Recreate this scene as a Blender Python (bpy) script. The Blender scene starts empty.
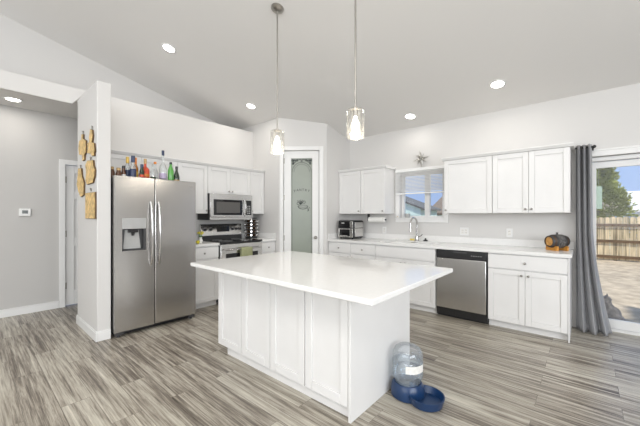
import bpy, bmesh, math, random
from mathutils import Vector, Matrix
from math import sin, cos, pi, radians

random.seed(11)
SC = bpy.context.scene
COL = SC.collection

# ------------------------------------------------------------------ camera
cam_d = bpy.data.cameras.new('camera')
cam = bpy.data.objects.new('camera', cam_d)
COL.objects.link(cam)
cam.location = (4.6985, -4.7002, 1.3089)
cam.rotation_euler = (pi / 2, 0, 0.7138)
cam_d.sensor_width = 36.0
cam_d.lens = 17.30
cam_d.shift_y = 0.0044
cam_d.clip_start = 0.05
cam_d.clip_end = 500
SC.camera = cam

# ------------------------------------------------------------------ world, sun, area lights, exposure
W = bpy.data.worlds.new('sky')
SC.world = W
W.use_nodes = True
nt = W.node_tree
nt.nodes.clear()
wo = nt.nodes.new('ShaderNodeOutputWorld')
bg = nt.nodes.new('ShaderNodeBackground')
sky = nt.nodes.new('ShaderNodeTexSky')
sky.sky_type = 'PREETHAM'
sky.sun_direction = Vector((0.55, -0.45, 0.8)).normalized()
sky.turbidity = 2.4
mixc = nt.nodes.new('ShaderNodeMix')
mixc.data_type = 'RGBA'
mixc.inputs[0].default_value = 0.85
mixc.inputs[7].default_value = (0.42, 0.58, 0.95, 1)
nt.links.new(sky.outputs[0], mixc.inputs[6])
nt.links.new(mixc.outputs[2], bg.inputs[0])
bg.inputs[1].default_value = 1.05
nt.links.new(bg.outputs[0], wo.inputs[0])


def light(name, kind, loc, energy, color=(1, 1, 1), rot=None, **kw):
    d = bpy.data.lights.new(name, kind)
    d.energy = energy
    d.color = color
    for k, v in kw.items():
        setattr(d, k, v)
    o = bpy.data.objects.new(name, d)
    o.location = loc
    if rot is not None:
        o.rotation_euler = Vector(rot).to_track_quat('-Z', 'Y').to_euler()
    COL.objects.link(o)
    return o


light('sun', 'SUN', (8, -6, 12), 5.6, (1, 0.95, 0.86), rot=(-0.58, 0.29, -0.72), angle=0.02)
# added soft fill from behind the camera; no windows are built there
light('side_fill_light', 'AREA', (8.3, -5.2, 1.9), 235, (0.90, 0.945, 1.0), rot=(-1, 0.2, -0.05),
      shape='RECTANGLE', size=4.5, size_y=2.2)
light('rear_fill_light', 'AREA', (3.6, -8.6, 2.1), 165, (0.90, 0.945, 1.0), rot=(-0.05, 1, 0.14),
      shape='RECTANGLE', size=5.5, size_y=2.4)
# added overhead fill behind the camera to soften shadows; no fixture there
light('overhead_fill_light', 'AREA', (4.2, -6.0, 3.9), 110, (1.0, 0.97, 0.92), rot=(0, 0.15, -1),
      shape='RECTANGLE', size=4.0, size_y=2.0)

SC.view_settings.view_transform = 'Standard'
SC.view_settings.look = 'None'
SC.view_settings.exposure = -0.13
SC.view_settings.gamma = 1.0
SC.view_settings.use_curve_mapping = False


# ------------------------------------------------------------------ materials
def mat(name, col, rough=0.5, metal=0.0, noise=0.0, nscale=20.0, bump=0.0, bscale=200.0, emit=None, estr=0.0,
        coat=0.0, spec=None, stretch=None):
    m = bpy.data.materials.new(name)
    m.use_nodes = True
    t = m.node_tree
    b = t.nodes['Principled BSDF']
    b.inputs['Base Color'].default_value = (*col, 1)
    b.inputs['Roughness'].default_value = rough
    b.inputs['Metallic'].default_value = metal
    if spec is not None:
        b.inputs['Specular IOR Level'].default_value = spec
    if coat:
        b.inputs['Coat Weight'].default_value = coat
        b.inputs['Coat Roughness'].default_value = 0.05
    if emit:
        b.inputs['Emission Color'].default_value = (*emit, 1)
        b.inputs['Emission Strength'].default_value = estr
    tc = t.nodes.new('ShaderNodeTexCoord')
    src = tc.outputs['Object']
    if stretch:
        mp = t.nodes.new('ShaderNodeMapping')
        mp.inputs['Scale'].default_value = stretch
        t.links.new(src, mp.inputs[0])
        src = mp.outputs[0]
    if noise:
        n = t.nodes.new('ShaderNodeTexNoise')
        n.inputs['Scale'].default_value = nscale
        n.inputs['Detail'].default_value = 4
        t.links.new(src, n.inputs['Vector'])
        r = t.nodes.new('ShaderNodeValToRGB')
        r.color_ramp.elements[0].position = 0.3
        r.color_ramp.elements[1].position = 0.7
        r.color_ramp.elements[0].color = (*[max(0, c * (1 - noise)) for c in col], 1)
        r.color_ramp.elements[1].color = (*[min(1, c * (1 + noise)) for c in col], 1)
        t.links.new(n.outputs[0], r.inputs[0])
        t.links.new(r.outputs[0], b.inputs['Base Color'])
    if bump:
        n2 = t.nodes.new('ShaderNodeTexNoise')
        n2.inputs['Scale'].default_value = bscale
        t.links.new(src, n2.inputs['Vector'])
        bp = t.nodes.new('ShaderNodeBump')
        bp.inputs['Strength'].default_value = bump
        bp.inputs['Distance'].default_value = 0.002
        t.links.new(n2.outputs[0], bp.inputs['Height'])
        t.links.new(bp.outputs[0], b.inputs['Normal'])
    return m


def glass(name, tint=(1, 1, 1), refl=0.08, rough=0.0, body=None, bodyfac=0.0):
    """thin clear glass: transparent with a Fresnel-weighted gloss, optionally a cloudy body"""
    m = bpy.data.materials.new(name)
    m.use_nodes = True
    t = m.node_tree
    t.nodes.clear()
    out = t.nodes.new('ShaderNodeOutputMaterial')
    tr = t.nodes.new('ShaderNodeBsdfTransparent')
    tr.inputs[0].default_value = (*tint, 1)
    gl = t.nodes.new('ShaderNodeBsdfGlossy')
    gl.inputs['Roughness'].default_value = rough
    fr = t.nodes.new('ShaderNodeLayerWeight')
    fr.inputs[0].default_value = 0.35
    mul = t.nodes.new('ShaderNodeMath')
    mul.operation = 'MULTIPLY_ADD'
    mul.inputs[1].default_value = refl * 4
    mul.inputs[2].default_value = refl * 0.5
    t.links.new(fr.outputs['Fresnel'], mul.inputs[0])
    mx = t.nodes.new('ShaderNodeMixShader')
    t.links.new(mul.outputs[0], mx.inputs[0])
    last = tr.outputs[0]
    if body:
        df = t.nodes.new('ShaderNodeBsdfDiffuse')
        df.inputs[0].default_value = (*body, 1)
        m2 = t.nodes.new('ShaderNodeMixShader')
        m2.inputs[0].default_value = bodyfac
        t.links.new(last, m2.inputs[1])
        t.links.new(df.outputs[0], m2.inputs[2])
        last = m2.outputs[0]
    t.links.new(last, mx.inputs[1])
    t.links.new(gl.outputs[0], mx.inputs[2])
    t.links.new(mx.outputs[0], out.inputs[0])
    return m


def floor_mat():
    m = bpy.data.materials.new('oak_plank_floor')
    m.use_nodes = True
    t = m.node_tree
    L = t.links
    b = t.nodes['Principled BSDF']
    tc = t.nodes.new('ShaderNodeTexCoord')
    br = t.nodes.new('ShaderNodeTexBrick')
    br.inputs['Scale'].default_value = 1.0
    br.inputs['Brick Width'].default_value = 1.22
    br.inputs['Row Height'].default_value = 0.178
    br.inputs['Mortar Size'].default_value = 0.0018
    br.inputs['Mortar Smooth'].default_value = 0.1
    br.inputs['Bias'].default_value = 0.0
    br.offset = 0.37
    br.inputs['Color1'].default_value = (0, 0, 0, 1)
    br.inputs['Color2'].default_value = (1, 1, 1, 1)
    br.inputs['Mortar'].default_value = (0.5, 0.5, 0.5, 1)
    L.new(tc.outputs['Object'], br.inputs['Vector'])
    # every plank reads its own piece of the grain
    off = t.nodes.new('ShaderNodeVectorMath')
    off.operation = 'MULTIPLY_ADD'
    off.inputs[1].default_value = (7.3, 3.1, 5.7)
    L.new(br.outputs['Color'], off.inputs[0])
    L.new(tc.outputs['Object'], off.inputs[2])

    def grain(sx, sy, scale, detail, rough, dist=0.0):
        mp = t.nodes.new('ShaderNodeMapping')
        mp.inputs['Scale'].default_value = (sx, sy, 1)
        L.new(off.outputs[0], mp.inputs[0])
        n = t.nodes.new('ShaderNodeTexNoise')
        n.inputs['Scale'].default_value = scale
        n.inputs['Detail'].default_value = detail
        n.inputs['Roughness'].default_value = rough
        n.inputs['Distortion'].default_value = dist
        L.new(mp.outputs[0], n.inputs['Vector'])
        return n.outputs[0]
    g1 = grain(0.75, 16, 1.6, 8, 0.72, 0.35)
    g2 = grain(1.3, 46, 2.0, 6, 0.72, 0.2)
    g3 = grain(0.9, 4.0, 1.3, 3, 0.5)

    def math_(op, a, bb, c=None):
        n = t.nodes.new('ShaderNodeMath')
        n.operation = op
        for i, v in enumerate((a, bb, c)):
            if v is None:
                continue
            if isinstance(v, (int, float)):
                n.inputs[i].default_value = v
            else:
                L.new(v, n.inputs[i])
        return n.outputs[0]
    s = math_('MULTIPLY', g1, 0.50)
    s = math_('MULTIPLY_ADD', g2, 0.36, s)
    s = math_('MULTIPLY_ADD', g3, 0.14, s)
    rnd = t.nodes.new('ShaderNodeSeparateColor')
    L.new(br.outputs['Color'], rnd.inputs[0])
    s = math_('MULTIPLY_ADD', rnd.outputs[0], 0.055, s)
    r = t.nodes.new('ShaderNodeValToRGB')
    e = r.color_ramp.elements
    e[0].position = 0.40
    e[0].color = (0.065, 0.050, 0.039, 1)
    e[1].position = 0.68
    e[1].color = (0.66, 0.605, 0.515, 1)
    for p, c in ((0.478, (0.19, 0.162, 0.128, 1)), (0.538, (0.37, 0.33, 0.27, 1)), (0.60, (0.51, 0.478, 0.40, 1))):
        n = e.new(p)
        n.color = c
    L.new(s, r.inputs[0])
    seam = t.nodes.new('ShaderNodeMix')
    seam.data_type = 'RGBA'
    seam.inputs[7].default_value = (0.07, 0.055, 0.045, 1)
    L.new(math_('MULTIPLY', br.outputs['Fac'], 0.5), seam.inputs[0])
    L.new(r.outputs[0], seam.inputs[6])
    L.new(seam.outputs[2], b.inputs['Base Color'])
    b.inputs['Roughness'].default_value = 0.31
    bp = t.nodes.new('ShaderNodeBump')
    bp.inputs['Strength'].default_value = 0.25
    bp.inputs['Distance'].default_value = 0.002
    L.new(s, bp.inputs['Height'])
    L.new(bp.outputs[0], b.inputs['Normal'])
    return m


M = {}
M['floor'] = floor_mat()
M['wall'] = mat('warm_grey_paint', (0.67, 0.655, 0.635), 0.7, bump=0.15, bscale=160)
M['ceil'] = mat('ceiling_paint', (0.78, 0.765, 0.745), 0.8, bump=0.12, bscale=120)
M['hall'] = mat('shaded_hall_paint', (0.54, 0.525, 0.505), 0.7, bump=0.15, bscale=160)  # same wall paint, darkened to stand in for the hall's dimmer light
M['trim'] = mat('white_trim_paint', (0.80, 0.795, 0.78), 0.35, noise=0.015, nscale=6)
M['cab'] = mat('white_cabinet_paint', (0.80, 0.79, 0.775), 0.38, noise=0.015, nscale=5)
M['quartz'] = mat('white_quartz', (0.83, 0.82, 0.80), 0.09, noise=0.02, nscale=30)
M['counter'] = mat('white_laminate', (0.82, 0.81, 0.79), 0.22, noise=0.02, nscale=40)
M['steel'] = mat('brushed_steel', (0.54, 0.525, 0.51), 0.25, 1.0, noise=0.05, nscale=6, stretch=(2, 2, 60))
M['steel_h'] = mat('brushed_steel_door', (0.66, 0.65, 0.635), 0.25, 1.0, noise=0.05, nscale=6, stretch=(60, 60, 2))
M['chrome'] = mat('chrome', (0.55, 0.54, 0.53), 0.16, 1.0, noise=0.02)
M['nickel'] = mat('satin_nickel', (0.42, 0.40, 0.37), 0.32, 1.0, noise=0.04)
M['black'] = mat('black_plastic', (0.018, 0.018, 0.019), 0.3, noise=0.1)
M['blackglass'] = mat('black_glass', (0.010, 0.010, 0.011), 0.06, noise=0.1)
M['dark'] = mat('dark_grey_metal', (0.07, 0.07, 0.072), 0.45, 0.3, noise=0.08)
M['greyplastic'] = mat('grey_plastic', (0.42, 0.42, 0.41), 0.35, noise=0.03)
M['gold'] = mat('golden_wood', (0.70, 0.48, 0.19), 0.45, noise=0.35, nscale=28)
M['goldedge'] = mat('dark_stained_edge', (0.13, 0.075, 0.03), 0.6, noise=0.3, nscale=20)
M['curtain'] = mat('grey_linen', (0.36, 0.36, 0.37), 0.85, noise=0.06, nscale=120, bump=0.3, bscale=500)
M['frost'] = mat('frosted_glass', (0.29, 0.318, 0.272), 0.28, noise=0.05, nscale=2.5, spec=0.6)
M['etch'] = mat('dark_etching', (0.045, 0.055, 0.052), 0.5, noise=0.1)
M['clear'] = glass('window_glass', (0.97, 0.985, 0.98), 0.025)
M['bulbglass'] = glass('pendant_glass', (0.97, 0.97, 0.96), 0.09, body=(0.9, 0.88, 0.84), bodyfac=0.04)
M['bottleclear'] = glass('clear_bottle_glass', (0.93, 0.95, 0.95), 0.10, body=(0.75, 0.76, 0.76), bodyfac=0.22)
M['jug'] = glass('clear_plastic_jug', (0.93, 0.95, 0.97), 0.10, body=(0.80, 0.83, 0.86), bodyfac=0.14)
M['water'] = glass('water', (0.90, 0.94, 0.97), 0.05)
M['blue'] = mat('navy_plastic', (0.010, 0.036, 0.105), 0.28, noise=0.08, nscale=8)
M['paper'] = mat('white_paper', (0.80, 0.79, 0.76), 0.8, bump=0.2, bscale=300)
M['label'] = mat('paper_label', (0.80, 0.78, 0.74), 0.6, noise=0.08, nscale=60)
M['bulb'] = mat('lit_bulb', (1, 1, 1), 0.5, emit=(1.0, 0.93, 0.82), estr=14)
M['lamp'] = mat('lit_downlight', (1, 1, 1), 0.5, emit=(1.0, 0.96, 0.90), estr=16)
M['oak'] = mat('oak_barrel_wood', (0.36, 0.185, 0.06), 0.4, noise=0.3, nscale=24)
M['oakhead'] = mat('oak_barrel_head', (0.62, 0.33, 0.10), 0.4, noise=0.2, nscale=30)
M['darkwood'] = mat('charred_oak', (0.075, 0.045, 0.028), 0.5, noise=0.25, nscale=30)
M['orange'] = mat('amber_wood', (0.62, 0.28, 0.05), 0.4, noise=0.2, nscale=30)
M['green_towel'] = mat('green_cloth', (0.36, 0.37, 0.21), 0.9, noise=0.18, nscale=60, bump=0.3, bscale=300)
M['blind'] = mat('white_blind', (0.84, 0.84, 0.83), 0.5, noise=0.01)
M['screen'] = mat('dark_screen', (0.06, 0.07, 0.065), 0.2, noise=0.1)
M['ceramic'] = mat('white_ceramic', (0.84, 0.83, 0.81), 0.15, noise=0.01)
M['soil'] = mat('dry_yard_dirt', (0.45, 0.365, 0.265), 0.95, noise=0.28, nscale=5, bump=0.6, bscale=12)
M['gravel'] = mat('pale_gravel', (0.60, 0.53, 0.43), 0.95, noise=0.25, nscale=9, bump=0.6, bscale=30)
M['cedar'] = mat('weathered_cedar', (0.62, 0.50, 0.32), 0.85, noise=0.55, nscale=3.2, stretch=(9, 9, 0.35))
M['rail'] = mat('dark_cedar_rail', (0.16, 0.10, 0.055), 0.85, noise=0.2, nscale=6)
M['leaf'] = mat('juniper_leaf', (0.25, 0.27, 0.055), 0.8, noise=0.45, nscale=2.2)
M['bark'] = mat('bark', (0.12, 0.085, 0.06), 0.9, noise=0.3, nscale=14)
M['teal'] = mat('pale_teal_siding', (0.58, 0.72, 0.69), 0.7, noise=0.04, nscale=3)
M['roofgrey'] = mat('grey_shingle', (0.13, 0.13, 0.13), 0.9, noise=0.25, nscale=16)
M['roofbrown'] = mat('brown_shingle', (0.215, 0.17, 0.135), 0.9, noise=0.25, nscale=16)
M['housewhite'] = mat('pale_siding', (0.72, 0.72, 0.70), 0.8, noise=0.04, nscale=3)
M['furgrey'] = mat('grey_fur', (0.27, 0.235, 0.22), 0.95, noise=0.3, nscale=22, bump=0.6, bscale=160)
M['furhead'] = mat('tabby_brown_fur', (0.165, 0.14, 0.10), 0.95, noise=0.4, nscale=26, bump=0.6, bscale=160)
M['greenglass'] = mat('green_bottle_glass', (0.10, 0.34, 0.07), 0.08, noise=0.2, coat=0.5)
M['darkgreen'] = mat('dark_green_glass', (0.016, 0.032, 0.016), 0.08, noise=0.2, coat=0.5)
M['brownglass'] = mat('brown_bottle_glass', (0.10, 0.035, 0.014), 0.08, noise=0.3, coat=0.5)
M['amber'] = mat('amber_liquor_glass', (0.42, 0.17, 0.03), 0.08, noise=0.3, coat=0.5)
M['red'] = mat('red_label', (0.62, 0.075, 0.03), 0.4, noise=0.35, nscale=30)
M['orangelab'] = mat('orange_label', (0.75, 0.24, 0.03), 0.4, noise=0.3, nscale=30)
M['yellow'] = mat('yellow_label', (0.70, 0.47, 0.10), 0.4, noise=0.3, nscale=40)
M['bluelab'] = mat('dark_blue_label', (0.03, 0.045, 0.10), 0.35, noise=0.2, nscale=40)
M['violet'] = mat('lavender_label', (0.50, 0.42, 0.58), 0.5, noise=0.2, nscale=40)
M['stencil'] = mat('stencilled_dark_band', (0.10, 0.095, 0.09), 0.45, noise=0.9, nscale=55)
M['tan'] = mat('cork_tan', (0.52, 0.35, 0.16), 0.6, noise=0.25, nscale=60)
M['sponge'] = mat('yellow_sponge', (0.72, 0.58, 0.16), 0.9, noise=0.2, nscale=60)
M['lemon'] = mat('lemon_skin', (0.70, 0.60, 0.06), 0.45, noise=0.2, nscale=30)
M['decal'] = glass('pale_green_acrylic', (0.74, 0.86, 0.76), 0.05, body=(0.62, 0.74, 0.62), bodyfac=0.55)
M['star'] = mat('antique_silver', (0.60, 0.59, 0.56), 0.3, 1.0, noise=0.2, nscale=40)
M['concrete'] = mat('concrete', (0.58, 0.53, 0.46), 0.9, noise=0.12, nscale=8)
M['spicejar'] = mat('dark_spice_jar', (0.075, 0.042, 0.024), 0.25, noise=0.6, nscale=30)


# ------------------------------------------------------------------ mesh builder
class MB:
    def __init__(self, tf=None):
        self.v, self.f, self.tf = [], [], tf

    def _add(self, vs, fs, raw=False):
        b = len(self.v)
        if self.tf and not raw:
            vs = [self.tf(*p) for p in vs]
        self.v += [tuple(p) for p in vs]
        self.f += [tuple(i + b for i in f) for f in fs]

    def box(self, x0, x1, y0, y1, z0, z1):
        vs = [(x, y, z) for z in (z0, z1) for y in (y0, y1) for x in (x0, x1)]
        self._add(vs, [(0, 1, 3, 2), (4, 6, 7, 5), (0, 4, 5, 1), (2, 3, 7, 6), (0, 2, 6, 4), (1, 5, 7, 3)])
        return self

    def lathe(self, prof, c=(0, 0, 0), seg=24, mtx=None, cap=True):
        """profile of (radius, height) about local z, moved to c or by a matrix"""
        vs, fs, rings = [], [], []
        for r, z in prof:
            if r < 1e-6:
                rings.append([len(vs)])
                vs.append(Vector((0, 0, z)))
            else:
                rings.append(list(range(len(vs), len(vs) + seg)))
                vs += [Vector((r * cos(2 * pi * k / seg), r * sin(2 * pi * k / seg), z)) for k in range(seg)]
        for a, b in zip(rings, rings[1:]):
            for k in range(seg):
                k2 = (k + 1) % seg
                if len(a) == 1 and len(b) == 1:
                    continue
                if len(a) == 1:
                    fs.append((a[0], b[k], b[k2]))
                elif len(b) == 1:
                    fs.append((a[k], b[0], a[k2]))
                else:
                    fs.append((a[k], a[k2], b[k2], b[k]))
        for ring in (rings[0], rings[-1]):
            if cap and len(ring) > 1:
                fs.append(tuple(ring))
        vs = [mtx @ p if mtx is not None else p + Vector(c) for p in vs]
        self._add(vs, fs)
        return self

    def cyl(self, p0, p1, r0, r1=None, seg=16):
        p0, p1 = Vector(p0), Vector(p1)
        d = p1 - p0
        q = d.to_track_quat('Z', 'Y').to_matrix().to_4x4()
        return self.lathe([(r0, 0), (r0 if r1 is None else r1, d.length)], seg=seg, mtx=Matrix.Translation(p0) @ q)

    def tube(self, pts, r, seg=10):
        pts = [Vector(p) for p in pts]
        rr = r if isinstance(r, (list, tuple)) else [r] * len(pts)
        vs, fs = [], []
        up = Vector((0.13, 0.21, 0.97))
        for i, p in enumerate(pts):
            d = (pts[min(i + 1, len(pts) - 1)] - pts[max(i - 1, 0)]).normalized()
            a = d.cross(up)
            if a.length < 0.15:
                a = d.cross(Vector((1, 0, 0)))
            a.normalize()
            b = d.cross(a)
            vs += [p + rr[i] * (a * cos(2 * pi * k / seg) + b * sin(2 * pi * k / seg)) for k in range(seg)]
        for i in range(len(pts) - 1):
            for k in range(seg):
                k2 = (k + 1) % seg
                fs.append((i * seg + k, i * seg + k2, (i + 1) * seg + k2, (i + 1) * seg + k))
        fs.append(tuple(range(seg)))
        fs.append(tuple(range((len(pts) - 1) * seg, len(pts) * seg)))
        self._add(vs, fs)
        return self

    def prism(self, poly, fn, h0, h1):
        """2-D outline extruded; fn(a, b, h) -> point"""
        n = len(poly)
        vs = [fn(a, b, h0) for a, b in poly] + [fn(a, b, h1) for a, b in poly]
        fs = [tuple(range(n)), tuple(range(n, 2 * n))] + [(i, (i + 1) % n, n + (i + 1) % n, n + i) for i in range(n)]
        self._add(vs, fs)
        return self

    def ell(self, c, rx, ry, rz, seg=18, rings=12):
        mt = Matrix.Translation(Vector(c)) @ Matrix.Diagonal((rx, ry, rz, 1))
        prof = [(sin(pi * i / rings), -cos(pi * i / rings)) for i in range(rings + 1)]
        prof[0], prof[-1] = (0, -1), (0, 1)
        return self.lathe(prof, seg=seg, mtx=mt)

    def build(self, name, m, parent=None, loc=None, bevel=0.0, smooth=True, label=None, seg=2, weld=True):
        root = Vector((0, 0, 0))
        q = parent
        while q is not None:
            root += Vector(q.location)
            q = q.parent
        if loc is not None:
            root = root + Vector(loc)
        me = bpy.data.meshes.new(name)
        me.from_pydata([Vector(p) - root for p in self.v], [], self.f)
        bm = bmesh.new()
        bm.from_mesh(me)
        bmesh.ops.recalc_face_normals(bm, faces=bm.faces)
        bm.to_mesh(me)
        bm.free()
        me.materials.append(M[m] if isinstance(m, str) else m)
        if smooth:
            me.polygons.foreach_set('use_smooth', [True] * len(me.polygons))
            me.set_sharp_from_angle(angle=radians(35))
        o = bpy.data.objects.new(name, me)
        if loc is not None:
            o.location = loc
        COL.objects.link(o)
        if parent is not None:
            o.parent = parent
        if bevel:
            bv = o.modifiers.new('bevel', 'BEVEL')
            bv.width = bevel
            bv.segments = seg
            bv.limit_method = 'ANGLE'
            bv.angle_limit = radians(40)
        if label:
            o['label'] = label
        return o


def tag(o, label=None, cat=None, group=None, kind=None):
    if label:
        o['label'] = label
    if cat:
        o['category'] = cat
    if group:
        o['group'] = group
    if kind:
        o['kind'] = kind
    return o


def thing(name, loc, label, cat, group=None, kind=None):
    o = bpy.data.objects.new(name, None)
    o.empty_display_size = 0.05
    o.location = loc
    COL.objects.link(o)
    return tag(o, label, cat, group, kind)


def struct(name, mb, m, bevel=0.0):
    return tag(mb.build(name, m, bevel=bevel), kind='structure')


def text_part(name, txt, size, m, parent, mtx, depth=0.001):
    cu = bpy.data.curves.new(name, 'FONT')
    cu.body = txt
    cu.size = size
    cu.align_x = 'CENTER'
    cu.align_y = 'CENTER'
    cu.extrude = depth
    tmp = bpy.data.objects.new(name + '_tmp', cu)
    COL.objects.link(tmp)
    bpy.context.view_layer.update()
    me = bpy.data.meshes.new_from_object(tmp.evaluated_get(bpy.context.evaluated_depsgraph_get()))
    bpy.data.objects.remove(tmp)
    bpy.data.curves.remove(cu)
    root = Vector((0, 0, 0))
    q = parent
    while q is not None:
        root += Vector(q.location)
        q = q.parent
    me.transform(Matrix.Translation(-root) @ mtx)
    me.materials.clear()
    me.materials.append(M[m])
    o = bpy.data.objects.new(name, me)
    COL.objects.link(o)
    o.parent = parent
    return o


# run frames: u along the run, o outward from the wall, z up
def RW(u, o, z): return (u, -o, z)          # window wall, faces -y
def SW(u, o, z): return (o, u, z)           # stove wall, faces +x
def IF(u, o, z): return (u, -3.09 - o, z)   # island long face


CK = 0.229
def ceil_z(y): return 2.722 - CK * y


# ================================================================== the room
mb = MB(); mb.box(-1.1, 9.2, -9.2, 0.10, -0.10, 0.0)
struct('floor', mb, 'floor')

mb = MB()
mb.prism([(0.02, ceil_z(0.02)), (-9.2, ceil_z(-9.2)), (-9.2, ceil_z(-9.2) + 0.12), (0.02, ceil_z(0.02) + 0.12)],
         lambda a, b, h: (h, a, b), -0.80, 9.2)
struct('ceiling', mb, 'ceil')

# window wall (y = 0), with the kitchen window and the glass door cut out
WX0, WX1, WZ0, WZ1 = 2.375, 3.085, 1.27, 1.995
DX0, DX1, DZ1 = 4.68, 6.52, 1.985
mb = MB()
for b in ((1.20, WX0, 0, 2.80), (WX0, WX1, 0, WZ0), (WX0, WX1, WZ1, 2.80), (WX1, DX0, 0, 2.80), (DX0, DX1, DZ1, 2.80),
          (DX1, 9.2, 0, 2.80)):
    mb.box(b[0], b[1], 0.0, 0.14, b[2], b[3])
struct('wall_window_side', mb, 'wall')

# far walls behind the camera
mb = MB(); mb.box(9.2, 9.3, -9.3, 0.14, 0, 4.9)
struct('wall_living_side', mb, 'wall')
mb = MB(); mb.box(-1.1, 9.3, -9.3, -9.2, 0, 4.9)
struct('wall_back', mb, 'wall')

# stove wall with its ledge; the hall ceiling's lid forms the ledge top
mb = MB(); mb.box(-0.12, 0.0, -3.70, -1.07, 0, 2.865)
struct('wall_stove_side', mb, 'wall', 0.006)
# header over the hall opening
mb = MB()
mb.prism([(-9.2, 2.665), (-3.85, 2.665), (-3.69, 2.865), (-9.2, 2.865)], lambda a, b, h: (h, a, b), -0.06, 0.0)
mb.box(-0.12, -0.06, -9.2, -3.70, 2.72, 2.863)
struct('wall_hall_header', mb, 'wall', 0.006)
mb = MB(); mb.box(-0.97, -0.121, -9.2, -1.07, 2.735, 2.86)
struct('ceiling_hall', mb, 'ceil')
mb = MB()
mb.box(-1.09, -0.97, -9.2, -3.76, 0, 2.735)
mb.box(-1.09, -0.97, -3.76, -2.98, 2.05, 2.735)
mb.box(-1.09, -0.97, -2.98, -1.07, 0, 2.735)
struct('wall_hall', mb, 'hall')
mb = MB(); mb.box(-0.97, -0.121, -1.17, -1.07, 0, 2.735)
struct('wall_hall_end', mb, 'wall')
mb = MB()
mb.prism([(-9.2, 2.861), (-1.07, 2.861), (-1.07, ceil_z(-1.07)), (-9.2, ceil_z(-9.2))], lambda a, b, h: (h, a, b), -0.74, -0.62)
struct('wall_above_hall', mb, 'wall')

# pillar beside the fridge
mb = MB(); mb.box(0.0, 0.85, -3.80, -3.675, 0, 2.723)
struct('wall_pillar', mb, 'wall', 0.008)

# pantry walls: side, diagonal (with door hole), side
P2, P1 = Vector((0.71, -1.18)), Vector((1.36, -0.67))
DD = (P1 - P2).normalized()
DN = Vector((DD.y, -DD.x))                     # towards the room
def DG(u, o, z):                               # along the diagonal, outward, up
    p = P2 + DD * u + DN * o
    return (p.x, p.y, z)
def wallpoly(mb, a, b, ta, tb):
    """upright slab between plan points a,b with back points ta,tb; top follows the ceiling"""
    pts = [a, b, tb, ta]
    vs = [(p[0], p[1], 0) for p in pts] + [(p[0], p[1], ceil_z(p[1])) for p in pts]
    mb._add(vs, [(0, 1, 2, 3), (4, 5, 6, 7), (0, 1, 5, 4), (1, 2, 6, 5), (2, 3, 7, 6), (3, 0, 4, 7)])
mb = MB()
wallpoly(mb, (-0.62, -1.18), (0.71, -1.18), (-0.62, -1.08), (0.675, -1.08))
struct('wall_pantry_stove_side', mb, 'wall')
mb = MB()
wallpoly(mb, (1.36, -0.67), (1.36, 0.0), (1.26, -0.63), (1.26, 0.0))
struct('wall_pantry_window_side', mb, 'wall')
LD = (P1 - P2).length
SL0, SL1, SLT = 0.092, 0.690, 2.418
mb = MB(DG)
mb.box(0, SL0 - 0.006, -0.10, 0, 0, 2.72); mb.box(SL1 + 0.006, LD, -0.10, 0, 0, 2.72)
mb.box(SL0 - 0.006, SL1 + 0.006, -0.10, 0, SLT + 0.006, 2.72)
mb.tf = None
wp = [DG(0, 0, 0), DG(LD, 0, 0), DG(LD, -0.10, 0), DG(0, -0.10, 0)]
vs = [(p[0], p[1], 2.72) for p in wp] + [(p[0], p[1], ceil_z(p[1])) for p in wp]
mb._add(vs, [(0, 1, 2, 3), (4, 5, 6, 7), (0, 1, 5, 4), (1, 2, 6, 5), (2, 3, 7, 6), (3, 0, 4, 7)])
struct('wall_pantry_diagonal', mb, 'wall')
# dark pantry interior closes behind the glass
mb = MB(); mb.box(0.0, 1.26, -0.14, -0.02, 0, 2.70); mb.box(-0.11, 0.0, -1.07, -0.02, 0, 2.70)
struct('wall_pantry_inside', mb, 'wall')

# pantry door
d1 = thing('door_1', (*(P2 + DD * 0.391), 0), 'white pantry door with tall frosted glass panel', 'door', kind='structure')
mb = MB(DG)
mb.box(0.022, SL0 - 0.008, 0.001, 0.02, 0, SLT + 0.075); mb.box(SL1 + 0.008, 0.772, 0.001, 0.02, 0, SLT + 0.075)
mb.box(SL0 - 0.008, SL1 + 0.008, 0.001, 0.02, SLT + 0.008, SLT + 0.075)
mb.build('door_casing', 'trim', d1, bevel=0.003)
GX0, GX1, GZ0, GZ1 = 0.213, 0.578, 0.30, 2.295
mb = MB(DG)
mb.box(SL0, GX0, -0.045, -0.010, 0.01, SLT); mb.box(GX1, SL1, -0.045, -0.010, 0.01, SLT)
mb.box(GX0, GX1, -0.045, -0.010, 0.01, GZ0); mb.box(GX0, GX1, -0.045, -0.010, GZ1, SLT)
slab = mb.build('door_slab', 'trim', d1, bevel=0.002)
mb = MB(DG); mb.box(GX0, GX1, -0.032, -0.026, GZ0, GZ1)
pane = mb.build('frosted_pane', 'frost', d1)
# etched decoration on the pane
eo = -0.0245
mb = MB(DG)
cx = (GX0 + GX1) / 2
def etch(pts, r): mb.tube([(a, eo, b) for a, b in pts], r, 6)
etch([(cx + 0.165 * cos(t), 2.06 + 0.165 * sin(t)) for t in [pi * k / 20 for k in range(21)]], 0.0035)
etch([(cx + 0.135 * cos(t), 2.06 + 0.135 * sin(t)) for t in [pi * k / 20 for k in range(21)]], 0.0022)
etch([(cx - 0.165, 2.06), (cx - 0.165, GZ0 + 0.03)], 0.0022); etch([(cx + 0.165, 2.06), (cx + 0.165, GZ0 + 0.03)], 0.0022)
for s in (-1, 1):
    for k, (a0, b0, rr) in enumerate(((0.125, 2.245, 0.030), (0.150, 2.205, 0.020), (0.085, 2.262, 0.020), (0.155, 2.262, 0.022))):
        etch([(cx + s * (a0 + rr * (1 - i / 22) * cos(i * 0.55 + k)), b0 + rr * (1 - i / 22) * sin(i * 0.55 + k)) for i in range(18)], 0.0055)
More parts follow.
